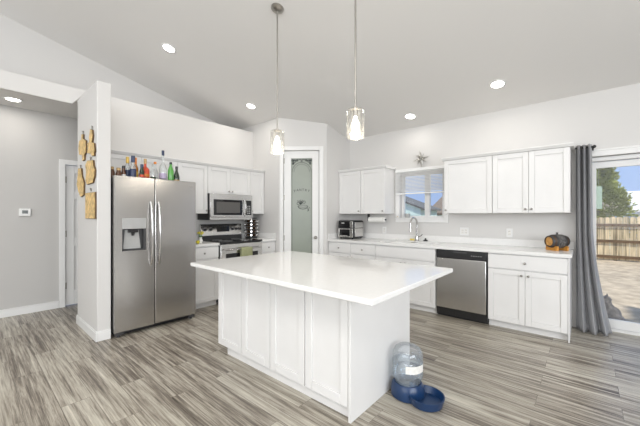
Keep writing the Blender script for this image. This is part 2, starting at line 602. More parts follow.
etch([(cx - 0.06, 2.265), (cx - 0.03, 2.28), (cx, 2.262), (cx + 0.03, 2.28), (cx + 0.06, 2.265)], 0.006)
etch([(cx - 0.02, 2.25), (cx, 2.24), (cx + 0.02, 2.25)], 0.006)
mb.build('etched_scrollwork', 'etch', pane)
mb = MB(DG)
# wheat sheaf with bowl below the word
for i in range(5):
    a = 0.9 + i * 0.32
    etch([(cx - 0.02 + t * 0.105 * cos(a), 1.50 + t * 0.085 * sin(a) + 0.01 * sin(t * 3)) for t in (0, .35, .7, 1)], 0.004)
etch([(cx + 0.02 + 0.085 * cos(t), 1.475 + 0.05 * sin(t)) for t in [pi + pi * k / 14 for k in range(15)]], 0.005)
etch([(cx + 0.02 + 0.085 * cos(t), 1.475 + 0.018 * sin(t)) for t in [2 * pi * k / 20 for k in range(21)]], 0.003)
for i in range(3):
    etch([(cx - 0.06 + i * 0.05 + 0.022 * cos(t), 1.52 + 0.012 * i % 2 + 0.022 * sin(t)) for t in [2 * pi * k / 14 for k in range(15)]], 0.004)
etch([(cx + 0.09, 1.44), (cx + 0.125, 1.40), (cx + 0.10, 1.385), (cx + 0.135, 1.46)], 0.004)
mb.build('etched_bowl_motif', 'etch', pane)
ang = math.atan2(DD.y, DD.x)
for i, ch in enumerate('PANTRY'):
    k = i - 2.5
    p = DG(cx + k * 0.048, eo, 1.735 + 0.018 - 0.006 * k * k * 0.5)
    mtx = Matrix.Translation(p) @ Matrix.Rotation(ang, 4, 'Z') @ Matrix.Rotation(pi / 2, 4, 'X') @ Matrix.Rotation(-k * 0.10, 4, 'Z')
    text_part('etched_letter', ch, 0.058, 'etch', pane, mtx)
mb = MB(DG)
mb.cyl((SL1 - 0.055, -0.010, 0.94), (SL1 - 0.055, 0.0, 0.94), 0.028)
mb.cyl((SL1 - 0.055, 0.0, 0.94), (SL1 - 0.055, 0.03, 0.94), 0.010)
mb.ell(DG(0, 0, 0) and (SL1 - 0.055, 0.045, 0.94), 0.026, 0.022, 0.026)
mb.build('door_knob', 'nickel', d1)
for hz in (0.25, 0.93, 1.62, 2.25):
    mb = MB(DG); mb.box(SL0 - 0.012, SL0 + 0.012, -0.012, -0.004, hz - 0.045, hz + 0.045)
    mb.cyl((SL0 - 0.003, 0.001, hz - 0.045), (SL0 - 0.003, 0.001, hz + 0.045), 0.006, seg=8)
    mb.build('hinge', 'nickel', d1)
# pantry shelves seen dimly
# hall door
d2 = thing('door_2', (-0.97, -3.37, 0), 'white six panel hall door behind the pillar', 'door', kind='structure')
mb = MB()
mb.box(-0.969, -0.950, -3.825, -3.757, 0, 2.115); mb.box(-0.969, -0.950, -2.985, -2.915, 0, 2.115)
mb.box(-0.969, -0.950, -3.757, -2.985, 2.045, 2.115)
mb.build('door_casing', 'trim', d2, bevel=0.003)
mb = MB()
S = lambda a, b, c, d: mb.box(-1.03, -0.985, a, b, c, d)
S(-3.752, -3.645, 0.012, 2.04); S(-3.095, -2.99, 0.012, 2.04); S(-3.42, -3.32, 0.012, 2.04)
for a, b in ((0.012, 0.22), (0.86, 0.99), (1.55, 1.66), (1.93, 2.04)):
    S(-3.645, -3.42, a, b); S(-3.32, -3.095, a, b)
mb.box(-1.02, -1.0, -3.66, -3.08, 0.1, 1.99)
for a, b in ((0.27, 0.81), (1.04, 1.50), (1.70, 1.89)):
    for y0, y1 in ((-3.605, -3.46), (-3.28, -3.135)):
        mb.box(-1.0, -0.989, y0, y1, a, b)
mb.build('door_slab', 'trim', d2, bevel=0.004)
for hz in (0.30, 1.05, 1.83):
    mb = MB(); mb.box(-0.986, -0.966, -3.757, -3.74, hz - 0.045, hz + 0.045)
    mb.build('hinge', 'nickel', d2)

# baseboards
mb = MB(); mb.box(-0.969, -0.955, -9.2, -3.828, 0, 0.09); mb.box(-0.969, -0.958, -9.2, -3.828, 0.09, 0.105)
struct('baseboard_hall', mb, 'trim', 0.003)
mb = MB(); mb.box(0.0, 0.865, -3.815, -3.801, 0, 0.09); mb.box(0.8505, 0.865, -3.8008, -3.68, 0, 0.09)
mb.box(0.0, 0.861, -3.811, -3.801, 0.09, 0.105); mb.box(0.8505, 0.861, -3.8008, -3.68, 0.09, 0.105)
struct('baseboard_pillar', mb, 'trim', 0.003)

# kitchen window
w1 = thing('window_1', (2.73, 0, 1.2), 'white sliding kitchen window over the sink', 'window', kind='structure')
mb = MB(RW)
mb.box(2.305, WX0, 0.001, 0.022, 1.205, 2.07); mb.box(WX1, 3.155, 0.001, 0.022, 1.205, 2.07)
mb.box(WX0, WX1, 0.001, 0.022, WZ1, 2.07); mb.box(WX0, WX1, 0.001, 0.022, 1.205, WZ0)
mb.box(2.295, 3.165, 0.022, 0.034, 1.262, 1.278)
mb.build('window_casing', 'trim', w1, bevel=0.003)
mb = MB()
fy0, fy1 = 0.06, 0.11
mb.box(WX0, WX0 + 0.045, fy0, fy1, WZ0, WZ1); mb.box(WX1 - 0.045, WX1, fy0, fy1, WZ0, WZ1)
mb.box(WX0 + 0.045, WX1 - 0.045, fy0 + 0.001, fy1 - 0.001, WZ0, WZ0 + 0.04); mb.box(WX0 + 0.045, WX1 - 0.045, fy0 + 0.001, fy1 - 0.001, WZ1 - 0.04, WZ1)
mb.box(2.765, 2.845, fy0 - 0.002, fy1 + 0.002, WZ0 + 0.038, WZ1 - 0.038)
mb.build('window_frame', 'trim', w1, bevel=0.003)
mb = MB(); mb.box(WX0 + 0.045, 2.765, 0.083, 0.087, WZ0 + 0.04, WZ1 - 0.04)
mb.build('window_pane', 'clear', w1)
mb = MB(); mb.box(2.845, WX1 - 0.045, 0.083, 0.087, WZ0 + 0.04, WZ1 - 0.04)
mb.build('window_pane', 'clear', w1)

bl = thing('window_blind', (2.73, -0.03, 1.66), 'white horizontal blind lowered halfway over the sink window', 'blind')
mb = MB(); mb.box(2.32, 3.14, -0.062, -0.024, 2.015, 2.055)
mb.build('headrail', 'blind', bl, bevel=0.002)
mb = MB()
for i in range(15):
    z = 1.70 + i * 0.0218
    mb._add([(2.325, -0.057, z - 0.0085), (3.135, -0.057, z - 0.0085), (3.135, -0.030, z + 0.0085), (2.325, -0.030, z + 0.0085),
             (2.325, -0.057, z - 0.007), (3.135, -0.057, z - 0.007), (3.135, -0.030, z + 0.010), (2.325, -0.030, z + 0.010)],
            [(0, 1, 2, 3), (4, 5, 6, 7), (0, 1, 5, 4), (1, 2, 6, 5), (2, 3, 7, 6), (3, 0, 4, 7)])
for x in (2.45, 2.73, 3.01):
    mb.box(x - 0.001, x + 0.001, -0.045, -0.043, 1.68, 2.02)
sl = mb.build('slats', 'blind', bl)
mb = MB(); mb.box(2.322, 3.138, -0.058, -0.030, 1.655, 1.678)
mb.build('bottom_rail', 'blind', bl, bevel=0.002)

# glass sliding door
d3 = thing('door_3', (5.6, 0.08, 0), 'white framed sliding glass door to the yard', 'door', kind='structure')
mb = MB(RW)
mb.box(DX0 - 0.07, DX0, 0.001, 0.02, 0, 2.057); mb.box(DX1, DX1 + 0.07, 0.001, 0.02, 0, 2.057)
mb.box(DX0, DX1, 0.001, 0.02, DZ1 - 0.002, 2.057); mb.box(DX0 - 0.08, DX1 + 0.08, 0.001, 0.028, 2.040, 2.060)
mb.build('door_casing', 'trim', d3, bevel=0.003)
mb = MB()
mb.box(DX0, DX1, 0.05, 0.139, 1.935, DZ1 - 0.004); mb.box(DX0, DX0 + 0.045, 0.05, 0.139, 0.0, 1.935)
mb.box(DX1 - 0.045, DX1, 0.05, 0.139, 0.0, 1.935)
mb.build('door_frame', 'trim', d3, bevel=0.003)
mb = MB()
mb.box(DX0, DX1, 0.101, 0.24, -0.02, 0.022); mb.box(DX0, DX1, 0.10, 0.115, 0.02, 0.032)
mb.build('door_track', 'trim', d3, bevel=0.003)
def sash(x0, x1, y):
    mb = MB()
    mb.box(x0, x0 + 0.06, y, y + 0.035, 0.035, 1.93); mb.box(x1 - 0.06, x1, y, y + 0.035, 0.035, 1.93)
    mb.box(x0 + 0.06, x1 - 0.06, y + 0.001, y + 0.034, 0.035, 0.135); mb.box(x0 + 0.06, x1 - 0.06, y + 0.001, y + 0.034, 1.86, 1.93)
    s = mb.build('door_sash', 'trim', d3, bevel=0.003)
    mb = MB(); mb.box(x0 + 0.06, x1 - 0.06, y + 0.015, y + 0.020, 0.135, 1.86)
    mb.build('glass_pane', 'clear', s)
sash(DX0 + 0.046, 5.63, 0.102)
sash(5.58, DX1 - 0.046, 0.062)

# ================================================================== cabinets
def knob(u, o, z, tf, parent):
    mb = MB(tf)
    mb.cyl((u, o, z), (u, o + 0.016, z), 0.0055, seg=10)
    c = tf(u, o + 0.021, z)
    mb.tf = None
    mb.ell(c, 0.0135, 0.0135, 0.0135, 12, 8)
    return mb.build('knob', 'nickel', parent)


def shaker(tf, u0, u1, z0, z1, o, name, parent, st=0.057, th=0.020, flat=False, m='cab'):
    mb = MB(tf)
    if flat:
        mb.box(u0, u1, o - th, o, z0, z1)
    else:
        mb.box(u0, u0 + st, o - th, o, z0, z1); mb.box(u1 - st, u1, o - th, o, z0, z1)
        mb.box(u0 + st, u1 - st, o - th, o, z0, z0 + st); mb.box(u0 + st, u1 - st, o - th, o, z1 - st, z1)
        mb.box(u0 + st, u1 - st, o - th + 0.001, o - 0.011, z0 + st, z1 - st)
    return mb.build(name, m, parent, bevel=0.0022, seg=1)


def cabinet(name, label, cat, tf, u0, u1, z0, z1, depth, fronts, group=None, toe=False, o0=0.003, shell=False):
    c = tf((u0 + u1) / 2, depth / 2, 0 if toe else z0)
    t = thing(name, c, label, cat, group)
    mb = MB(tf)
    if shell:
        a, b = u0 + 0.0008, u1 - 0.0008
        mb.box(a, a + 0.018, o0, depth, z0, z1); mb.box(b - 0.018, b, o0, depth, z0, z1)
        mb.box(a + 0.018, b - 0.018, o0, depth, z0, z0 + 0.018); mb.box(a + 0.018, b - 0.018, o0, o0 + 0.01, z0 + 0.018, z1)
        mb.box(a + 0.018, b - 0.018, depth - 0.02, depth, z0 + 0.018, z1)
    else:
        mb.box(u0 + 0.0008, u1 - 0.0008, o0, depth, z0, z1)
    mb.build('carcass', 'cab', t, bevel=0.001, seg=1)
    if toe:
        mb = MB(tf); mb.box(u0 + 0.0008, u1 - 0.0008, o0, depth - 0.05, 0.0, z0 - 0.0005)
        mb.build('toe_kick', 'cab', t)
    for kind, a, b, c0, c1, kn in fronts:
        d = shaker(tf, a, b, c0, c1, depth + 0.021, 'door' if kind == 'door' else ('drawer' if kind == 'drawer' else 'false_front'), t,
                   flat=(kind != 'door'))
        for k in kn or ():
            knob(k[0], depth + 0.021, k[1], tf, d)
    return t


G = 0.003
ZB, ZC = 0.100, 0.876
# --- window wall, base
def base2(u0, u1, label, sink=False, single=False, hinge_left=True, tf=RW, group='base cabinets under the window'):
    zd = 0.690
    fr = []
    m = (u0 + u1) / 2
    fr.append(('panel' if sink else 'drawer', u0 + G, u1 - G, zd + 0.012, ZC - 0.014, None if sink else [(m, (zd + ZC) / 2 - 0.004)]))
    if single:
        ku = u1 - 0.035 if hinge_left else u0 + 0.035
        fr.append(('door', u0 + G, u1 - G, ZB - 0.012, zd, [(ku, zd - 0.05)]))
    else:
        fr.append(('door', u0 + G, m - G / 2, ZB - 0.012, zd, [(m - 0.032, zd - 0.05)]))
        fr.append(('door', m + G / 2, u1 - G, ZB - 0.012, zd, [(m + 0.032, zd - 0.05)]))
    return cabinet('base_cabinet', label, 'cabinet', tf, u0, u1, ZB, ZC, 0.61, fr, group, toe=True, shell=sink)


base2(1.364, 1.825, 'white one drawer base cabinet under the air fryer beside the pantry', single=True)
base2(1.8255, 2.282, 'white one drawer base cabinet between the air fryer cabinet and the sink cabinet', single=True, hinge_left=False)
base2(2.2825, 3.192, 'white sink base cabinet with a plain wide false drawer front', sink=True)
bc = base2(3.812, 4.556, 'white two door base cabinet right of the dishwasher by the curtain')
mb = MB(RW); mb.box(4.5562, 4.5685, 0.003, 0.632, 0.0, ZC)
mb.build('end_panel', 'cab', bc, bevel=0.001, seg=1)

# --- window wall, uppers
ZU, ZT = 1.343, 2.075
def upper(u0, u1, label, doors, tf, group, z0=ZU, kz=0.045):
    fr = []
    if doors == 2:
        m = (u0 + u1) / 2
        fr = [('door', u0 + G, m - G / 2, z0 + 0.002, ZT - 0.004, [(m - 0.03, z0 + kz)]),
              ('door', m + G / 2, u1 - G, z0 + 0.002, ZT - 0.004, [(m + 0.03, z0 + kz)])]
    elif doors == 'r':
        fr = [('door', u0 + G, u1 - G, z0 + 0.002, ZT - 0.004, [(u1 - 0.03, z0 + kz)])]
    else:
        fr = [('door', u0 + G, u1 - G, z0 + 0.002, ZT - 0.004, [(u0 + 0.03, z0 + kz)])]
    return cabinet('wall_cabinet', label, 'cabinet', tf, u0, u1, z0, ZT, 0.31, fr, group)


GU = 'wall cabinets on the window wall'
upper(1.364, 1.819, 'white single door wall cabinet left of the window, beside the pantry wall', 'r', RW, GU)
upper(1.8195, 2.273, 'white single door wall cabinet directly left of the sink window', 'r', RW, GU)
upper(3.199, 3.797, 'white wide single door wall cabinet directly right of the sink window', 'l', RW, GU)
upper(3.7975, 4.5645, 'white two door wall cabinet at the end beside the grey curtain', 2, RW, GU)


def crown(name, label, tf, u0, u1, o, end0, end1):
    mb = MB(tf)
    prof = [(o + 0.001, 2.0755), (o + 0.024, 2.0755), (o + 0.027, 2.083), (o + 0.045, 2.104), (o + 0.045, 2.114), (o + 0.001, 2.114)]
    a, b = u0 - (0.0 if not end0 else 0.03), u1 + (0.0 if not end1 else 0.03)
    mb.prism(prof, lambda p, q, h: (h, p, q), a, b)
    mb.box(a, b, 0.004, o + 0.001, 2.0757, 2.114)
    return tag(mb.build(name, 'cab', loc=tf((u0 + u1) / 2, o, 2.0755)), label, 'moulding', 'crown mouldings on the wall cabinets')


crown('crown_moulding', 'white crown moulding on the wall cabinets left of the window', RW, 1.364, 2.273, 0.31, False, True)
crown('crown_moulding', 'white crown moulding on the wall cabinets right of the window', RW, 3.199, 4.5645, 0.31, True, True)
crown('crown_moulding', 'long white crown moulding on the wall cabinets above stove and fridge', SW, -3.67, -1.19, 0.31, False, False)

# --- stove wall
RNG0, RNG1 = -2.262, -1.500
GS = 'wall cabinets on the stove wall'
upper(-3.668, -2.728, 'white low two door wall cabinet over the refrigerator behind the bottles', 2, SW, GS, z0=1.80)
upper(-2.7275, -2.2735, 'white tall single door wall cabinet between refrigerator and microwave', 'r', SW, GS)
upper(-2.273, -1.4885, 'white short two door wall cabinet directly above the microwave', 2, SW, GS, z0=1.655)
upper(-1.488, -1.188, 'white narrow wall cabinet right of the microwave in the corner', 'l', SW, GS)
base2(-2.725, RNG0 - 0.004, 'white one drawer base cabinet between the refrigerator and the stove', single=True, tf=SW, group='base cabinets beside the stove')
base2(RNG1 + 0.004, -1.186, 'white narrow one drawer base cabinet right of the stove by the pantry', single=True, tf=SW, group='base cabinets beside the stove')

# --- worktops
def slab(mb, u0, u1, o0, o1): mb.box(u0, u1, o0, o1, ZC + 0.0006, 0.914)
SX0, SX1, SY0, SY1 = 2.37, 3.09, 0.10, 0.56       # sink cut-out
ct = thing('worktop', (2.96, -0.33, ZC), 'long white worktop under the sink window', 'countertop', 'white laminate worktops')
mb = MB(RW)
slab(mb, 1.364, SX0, 0.002, 0.655); slab(mb, SX1, 4.588, 0.002, 0.655)
slab(mb, SX0, SX1, 0.002, SY0); slab(mb, SX0, SX1, SY1, 0.655)
mb.build('countertop', 'counter', ct)
mb = MB(RW); mb.box(1.364, 4.588, 0.002, 0.02, 0.9141, 1.005)
mb.build('backsplash', 'counter', ct, bevel=0.003)
mb = MB(RW); mb.box(1.3635, 1.38, 0.021, 0.64, 0.9141, 1.005)
mb.build('side_splash', 'counter', ct, bevel=0.003)
ct = thing('worktop', (0.33, -2.50, ZC), 'short white worktop between the refrigerator and the stove', 'countertop', 'white laminate worktops')
mb = MB(SW); slab(mb, -2.73, RNG0 - 0.003, 0.002, 0.655)
mb.build('countertop', 'counter', ct, bevel=0.004)
mb = MB(SW); mb.box(-2.73, RNG0 - 0.003, 0.002, 0.02, 0.9141, 1.005)
mb.build('backsplash', 'counter', ct, bevel=0.003)
ct = thing('worktop', (0.33, -1.34, ZC), 'narrow white worktop right of the stove under the spice rack', 'countertop', 'white laminate worktops')
mb = MB(SW); slab(mb, RNG1 + 0.003, -1.183, 0.002, 0.655)
mb.build('countertop', 'counter', ct, bevel=0.004)
mb = MB(SW); mb.box(RNG1 + 0.003, -1.183, 0.002, 0.02, 0.9141, 1.005); mb.box(-1.20, -1.183, 0.02, 0.64, 0.9141, 1.005)
mb.build('backsplash', 'counter', ct, bevel=0.003)

# --- sink
sk = thing('kitchen_sink', (2.73, -0.33, 0.914), 'white drop in double kitchen sink below the window', 'sink')
mb = MB(RW)
a0, a1, b0, b1 = SX0 - 0.03, SX1 + 0.03, SY0 - 0.03, SY1 + 0.03
zt = 0.922
mb.box(a0, SX0 + 0.03, b0, b1, 0.9143, zt); mb.box(SX1 - 0.03, a1, b0, b1, 0.9143, zt)
mb.box(SX0 + 0.03, SX1 - 0.03, b0, SY0 + 0.06, 0.9143, zt); mb.box(SX0 + 0.03, SX1 - 0.03, SY1 - 0.03, b1, 0.9143, zt)
mb.box(2.71, 2.75, SY0 + 0.06, SY1 - 0.03, 0.905, 0.918)
mb.build('rim', 'ceramic', sk, bevel=0.004)
for x0, x1 in ((SX0 + 0.012, 2.722), (2.738, SX1 - 0.012)):
    mb = MB(RW)
    o0, o1, zb = SY0 + 0.05, SY1 - 0.012, 0.745
    mb.box(x0, x1, o0, o1, zb, zb + 0.012)
    mb.box(x0, x0 + 0.012, o0, o1, zb, 0.9142); mb.box(x1 - 0.012, x1, o0, o1, zb, 0.9142)
    mb.box(x0, x1, o0, o0 + 0.012, zb, 0.9142); mb.box(x0, x1, o1 - 0.012, o1, zb, 0.9142)
    mb.build('basin', 'ceramic', sk)

fc = thing('kitchen_faucet', (2.71, -0.105, 0.922), 'chrome gooseneck pull down faucet behind the sink', 'faucet')
mb = MB()
mb.lathe([(0.03, 0.9225), (0.03, 0.932), (0.022, 0.940), (0.021, 1.0), (0.018, 1.008)], (2.71, -0.105, 0), 20)
mb.build('base', 'chrome', fc)
mb = MB()
pts = [(2.71, -0.105, 1.0), (2.71, -0.105, 1.16)] + \
      [(2.71 - 0.02 * (1 - cos(t)) / 2, -0.105 - 0.095 * (1 - cos(t)), 1.18 + 0.10 * sin(t)) for t in [pi * k / 16 for k in range(17)]]
mb.tube(pts, 0.0125, 12)
mb.build('gooseneck', 'chrome', fc)
mb = MB(); mb.cyl((2.69, -0.295, 1.185), (2.69, -0.298, 1.07), 0.016, 0.019)
mb.build('spray_head', 'chrome', fc)
mb = MB(); mb.tube([(2.73, -0.105, 0.985), (2.77, -0.11, 0.995), (2.80, -0.115, 1.025)], 0.008)
mb.build('lever_handle', 'chrome', fc)

mb = MB(); mb.box(2.60, 2.665, -0.125, -0.085, 0.9225, 0.952)
tag(mb.build('sponge', 'sponge', loc=(2.63, -0.10, 0.9225), bevel=0.006), 'small yellow sponge on the sink rim left of the faucet', 'sponge')
mb = MB(); mb.lathe([(0.034, 0.9225), (0.036, 0.93), (0.022, 0.945), (0.010, 0.95), (0.012, 0.965), (0, 0.97)], (2.845, -0.105, 0), 18)
tag(mb.build('sink_stopper', 'black', loc=(2.845, -0.105, 0.9225)), 'black rubber sink stopper on the rim right of the faucet', 'sink stopper')
# sill things
mb = MB(); mb.lathe([(0.0, 1.279), (0.035, 1.279), (0.043, 1.30), (0.043, 1.345), (0.038, 1.345), (0.036, 1.29), (0, 1.288)], (2.50, 0.01, 0), 20)
tag(mb.build('cup', 'greyplastic', loc=(2.50, 0.01, 1.279)), 'small grey cup on the window sill behind the faucet', 'cup')
sh = thing('seashell_dish', (2.34, -0.03, 1.278), 'small cream dish with shells at the left end of the window sill', 'dish')
mb = MB(); mb.lathe([(0, 1.2785), (0.022, 1.2785), (0.032, 1.295), (0.029, 1.295), (0.02, 1.284), (0, 1.284)], (2.345, -0.031, 0), 18)
mb.build('dish', 'label', sh)
for i in range(4):
    mb = MB(); mb.ell((2.345 + 0.014 * cos(i * 1.7), -0.031 + 0.012 * sin(i * 1.7), 1.297), 0.010, 0.009, 0.008, 10, 6)
    mb.build('shell', 'tan' if i % 2 else 'label', sh)

# ================================================================== island
isl = thing('kitchen_island', (2.79, -2.70, 0), 'large white kitchen island cabinet with four shaker panels', 'kitchen island')
ITOP, ITH = 0.885, 0.032
mb = MB()
mb.box(2.026, 3.558, -3.086, -2.26, 0.095, ITOP - ITH - 0.001)
mb.build('carcass', 'cab', isl, bevel=0.001, seg=1)
mb = MB(); mb.box(2.125, 3.558, -3.068, -2.28, 0, 0.0945)
mb.build('toe_kick', 'cab', isl)
mb = MB(); mb.box(3.5585, 3.578, -3.112, -2.256, 0, ITOP - ITH - 0.001)
mb.build('end_panel', 'cab', isl, bevel=0.0015, seg=1)
xs = [2.026, 2.409, 2.791, 3.174, 3.557]
for a, b in zip(xs, xs[1:]):
    shaker(IF, a + 0.0035, b - 0.0035, 0.088, ITOP - ITH - 0.012, 0.019, 'shaker_panel', isl, st=0.062, th=0.021)
mb = MB(); mb.box(1.98, 3.885, -3.36, -2.12, ITOP - ITH, ITOP)
tag(mb.build('quartz_top', 'quartz', loc=(2.93, -2.74, ITOP - ITH), bevel=0.005, seg=3), 'glossy white quartz slab overhanging the kitchen island', 'countertop')

# ================================================================== refrigerator
FX, FY0, FY1, FS = 0.919, -3.664, -2.764, -3.262
fr = thing('refrigerator', (0.5, -3.21, 0), 'stainless steel side by side refrigerator with bottles on top', 'refrigerator')
mb = MB(); mb.box(0.03, 0.845, FY0 + 0.006, FY1 - 0.006, 0.03, 1.728)
mb.build('body', 'dark', fr, bevel=0.004)
def fdoor(y0, y1, hole=None):
    mb = MB()
    if not hole:
        mb.box(0.852, FX, y0, y1, 0.058, 1.739)
    else:
        h0, h1, z0, z1 = hole
        mb.box(0.852, FX, y0, h0, 0.058, 1.739); mb.box(0.852, FX, h1, y1, 0.058, 1.739)
        mb.box(0.852, FX, h0, h1, 0.058, z0); mb.box(0.852, FX, h0, h1, z1, 1.739)
        mb.box(0.852, 0.860, h0, h1, z0, z1)
    o = mb.build('door', 'steel', fr)
    return o
HZ0, HZ1, H0, H1 = 0.925, 1.285, -3.592, -3.352
dl = fdoor(FY0, FS - 0.004, (H0, H1, HZ0, HZ1))
dr = fdoor(FS + 0.004, FY1)
for d in (dr,):
    bv = d.modifiers.new('bevel', 'BEVEL'); bv.width = 0.008; bv.segments = 3
    bv.limit_method = 'ANGLE'
def fhandle(y, parent):
    mb = MB()
    n = 14
    pts = [(FX + 0.012 + 0.045 * sin(pi * k / n) ** 0.6, y, 0.75 + 0.72 * k / n) for k in range(n + 1)]
    mb.tube(pts, 0.0125, 12)
    mb.build('handle', 'chrome', parent)
fhandle(FS - 0.042, dl); fhandle(FS + 0.042, dr)
# dispenser
ds = MB(); ds.box(0.861, FX + 0.004, H0, H1, 1.165, HZ1)
disp = ds.build('dispenser_panel', 'greyplastic', dl, bevel=0.004)
mb = MB(); mb.box(0.8605, 0.866, H0, H1, HZ0, 1.164); mb.box(0.866, FX, H0, H0 + 0.012, HZ0, 1.164); mb.box(0.866, FX, H1 - 0.026, H1, HZ0, 1.164)
mb.box(0.866, FX, H0, H1, HZ0, HZ0 + 0.012)
mb.build('dispenser_recess', 'dark', dl)
mb = MB(); mb._add([(0.8665, H0 + 0.03, 0.945), (0.8665, H1 - 0.055, 0.945), (0.8665, H1 - 0.065, 1.155), (0.8665, H0 + 0.04, 1.155),
                    (0.884, H0 + 0.02, 0.945), (0.884, H1 - 0.045, 0.945), (0.872, H1 - 0.065, 1.155), (0.872, H0 + 0.04, 1.155)],
                   [(0, 1, 2, 3), (4, 5, 6, 7), (0, 1, 5, 4), (1, 2, 6, 5), (2, 3, 7, 6), (3, 0, 4, 7)])
mb.build('paddle', 'greyplastic', dl)
mb = MB(); mb.box(0.868, 0.905, -3.525, -3.43, 1.125, 1.163); mb.cyl((0.89, -3.478, 1.126), (0.89, -3.478, 1.09), 0.018, 0.013)
mb.build('spout', 'black', dl)
mb = MB(); mb.box(FX, FX + 0.0015, -2.86, -2.80, 1.678, 1.687)
mb.build('name_badge', 'nickel', dr)
mb = MB(); mb.box(0.845, 0.862, FY0 + 0.01, FY1 - 0.01, 0.012, 0.055)
for i in range(4):
    mb.box(0.862, 0.868, FY0 + 0.06, FY1 - 0.06, 0.016 + i * 0.009, 0.020 + i * 0.009)
mb.build('toe_grille', 'black', fr)
for y in (FY0 + 0.05, FY1 - 0.05):
    mb = MB(); mb.box(0.845, 0.905, y - 0.04, y + 0.04, 0.022, 0.052); mb.cyl((0.875, y, 0.0), (0.875, y, 0.022), 0.016)
    mb.build('levelling_foot', 'dark', fr)
for y in (FY0 + 0.06, FY1 - 0.06):
    mb2 = MB(); mb2.box(0.79, 0.85, y - 0.03, y + 0.03, 1.7285, 1.745)
    mb2.build('hinge_cover', 'dark', fr, bevel=0.003)

# --- bottles on the refrigerator
GBT = 'bottles on top of the refrigerator'
def bottle(y, x, r, hb, h, glassm, capm, label, labm=None, lab=(0.15, 0.6), nr=0.013, caph=0.03, shoulder=0.04, name='liquor_bottle', cat='bottle'):
    z = 1.7285
    t = thing(name, (x, y, z), label, cat, GBT)
    hs = hb + shoulder
    mb = MB()
    mb.lathe([(0, 0), (r * 0.92, 0), (r, 0.006), (r, hb), (r * 0.8, hb + shoulder * 0.45), (nr * 1.15, hs), (nr, hs + 0.01), (nr, h - caph)], (x, y, z), 18)
    mb.build('glass_body', glassm, t)
    mb = MB(); mb.lathe([(nr + 0.003, h - caph), (nr + 0.003, h - 0.002), (nr, h), (0, h)], (x, y, z), 14)
    mb.build('cap', capm, t)
    if labm:
        mb = MB(); mb.lathe([(r + 0.0008, hb * lab[0]), (r + 0.0012, hb * lab[0] + 0.002), (r + 0.0012, hb * lab[1]), (r + 0.0008, hb * lab[1] + 0.001)], (x, y, z), 18, cap=False)
        mb.build('label_band', labm, t)
    return t


bx = 0.73
bottle(-3.632, bx, 0.026, 0.06, 0.125, 'brownglass', 'tan', 'tiny brown bottle with tan cap beside the pillar, leftmost on the refrigerator', 'brownglass')
bottle(-3.580, bx + 0.03, 0.030, 0.045, 0.115, 'brownglass', 'tan', 'squat brown jar with tan lid, second from the pillar on the refrigerator', None, nr=0.018)
bottle(-3.522, bx, 0.024, 0.07, 0.148, 'brownglass', 'black', 'small dark bottle with black cap standing left of the yellow topped bottle', 'label', (0.2, 0.7))
bottle(-3.470, bx - 0.04, 0.030, 0.145, 0.262, 'bottleclear', 'yellow', 'clear bottle with yellow cap standing behind the tall blue capped bottle', 'bluelab', (0.2, 0.75), caph=0.075)
bottle(-3.440, bx + 0.045, 0.032, 0.135, 0.268, 'bottleclear', 'bluelab', 'clear bottle with tall dark blue cap and blue label on the refrigerator', 'bluelab', (0.15, 0.85), nr=0.017, caph=0.075)
bottle(-3.392, bx - 0.03, 0.031, 0.14, 0.262, 'amber', 'orangelab', 'amber bottle with orange capsule left of the small navy topped bottle', 'yellow', (0.15, 0.7), caph=0.075)
bottle(-3.352, bx + 0.06, 0.025, 0.095, 0.180, 'darkgreen', 'bluelab', 'small dark bottle with navy cap in front between amber and red bottles', 'red', (0.3, 0.6), caph=0.04)
bottle(-3.295, bx, 0.045, 0.125, 0.258, 'red', 'tan', 'wide red and orange labelled bottle with tan cork near the door split', 'orangelab', (0.35, 0.6), caph=0.06)
bottle(-3.226, bx + 0.05, 0.030, 0.10, 0.20, 'bottleclear', 'greyplastic', 'small clear bottle with grey cap just right of the red bottle', 'darkgreen', (0.1, 0.45), caph=0.018)
bottle(-3.165, bx - 0.05, 0.031, 0.12, 0.245, 'bottleclear', 'orangelab', 'clear bottle with small orange cap left of the tallest bottle', None, caph=0.028)
bottle(-3.088, bx - 0.01, 0.043, 0.17, 0.392, 'bottleclear', 'bluelab', 'tallest clear bottle with dark cap and lavender label', 'violet', (0.25, 0.62), caph=0.062, shoulder=0.07)
bottle(-2.998, bx, 0.036, 0.145, 0.256, 'greenglass', 'darkgreen', 'bright green glass bottle, second from the right on the refrigerator', None, nr=0.014, caph=0.028, shoulder=0.06)
bottle(-2.925, bx, 0.036, 0.075, 0.212, 'darkgreen', 'black', 'dark green bottle, rightmost on the refrigerator', 'tan', (0.1, 0.5), caph=0.04, shoulder=0.08)

# ================================================================== range and microwave
rg = thing('electric_range', (0.35, -1.881, 0), 'stainless electric range with black glass cooktop', 'stove')
mb = MB(SW); mb.box(RNG0, RNG1, 0.03, 0.63, 0.03, 0.895)
mb.build('body', 'dark', rg)
for u in (RNG0 + 0.06, RNG1 - 0.06):
    for o in (0.1, 0.56):
        mb = MB(SW); mb.cyl((u, o, 0), (u, o, 0.03), 0.018); mb.build('foot', 'black', rg)
mb = MB(SW); mb.box(RNG0, RNG1, 0.11, 0.675, 0.896, 0.922)
ck = mb.build('cooktop', 'blackglass', rg, bevel=0.004)
for u, o, r in ((-2.07, 0.50, 0.10), (-1.70, 0.50, 0.085), (-2.07, 0.26, 0.075), (-1.70, 0.26, 0.10)):
    mb = MB(SW)
    mb.tube([(u + r * cos(t), o + r * sin(t), 0.9225) for t in [2 * pi * k / 40 for k in range(41)]], 0.0012, 6)
    mb.build('burner_ring', 'greyplastic', ck)
mb = MB(SW)
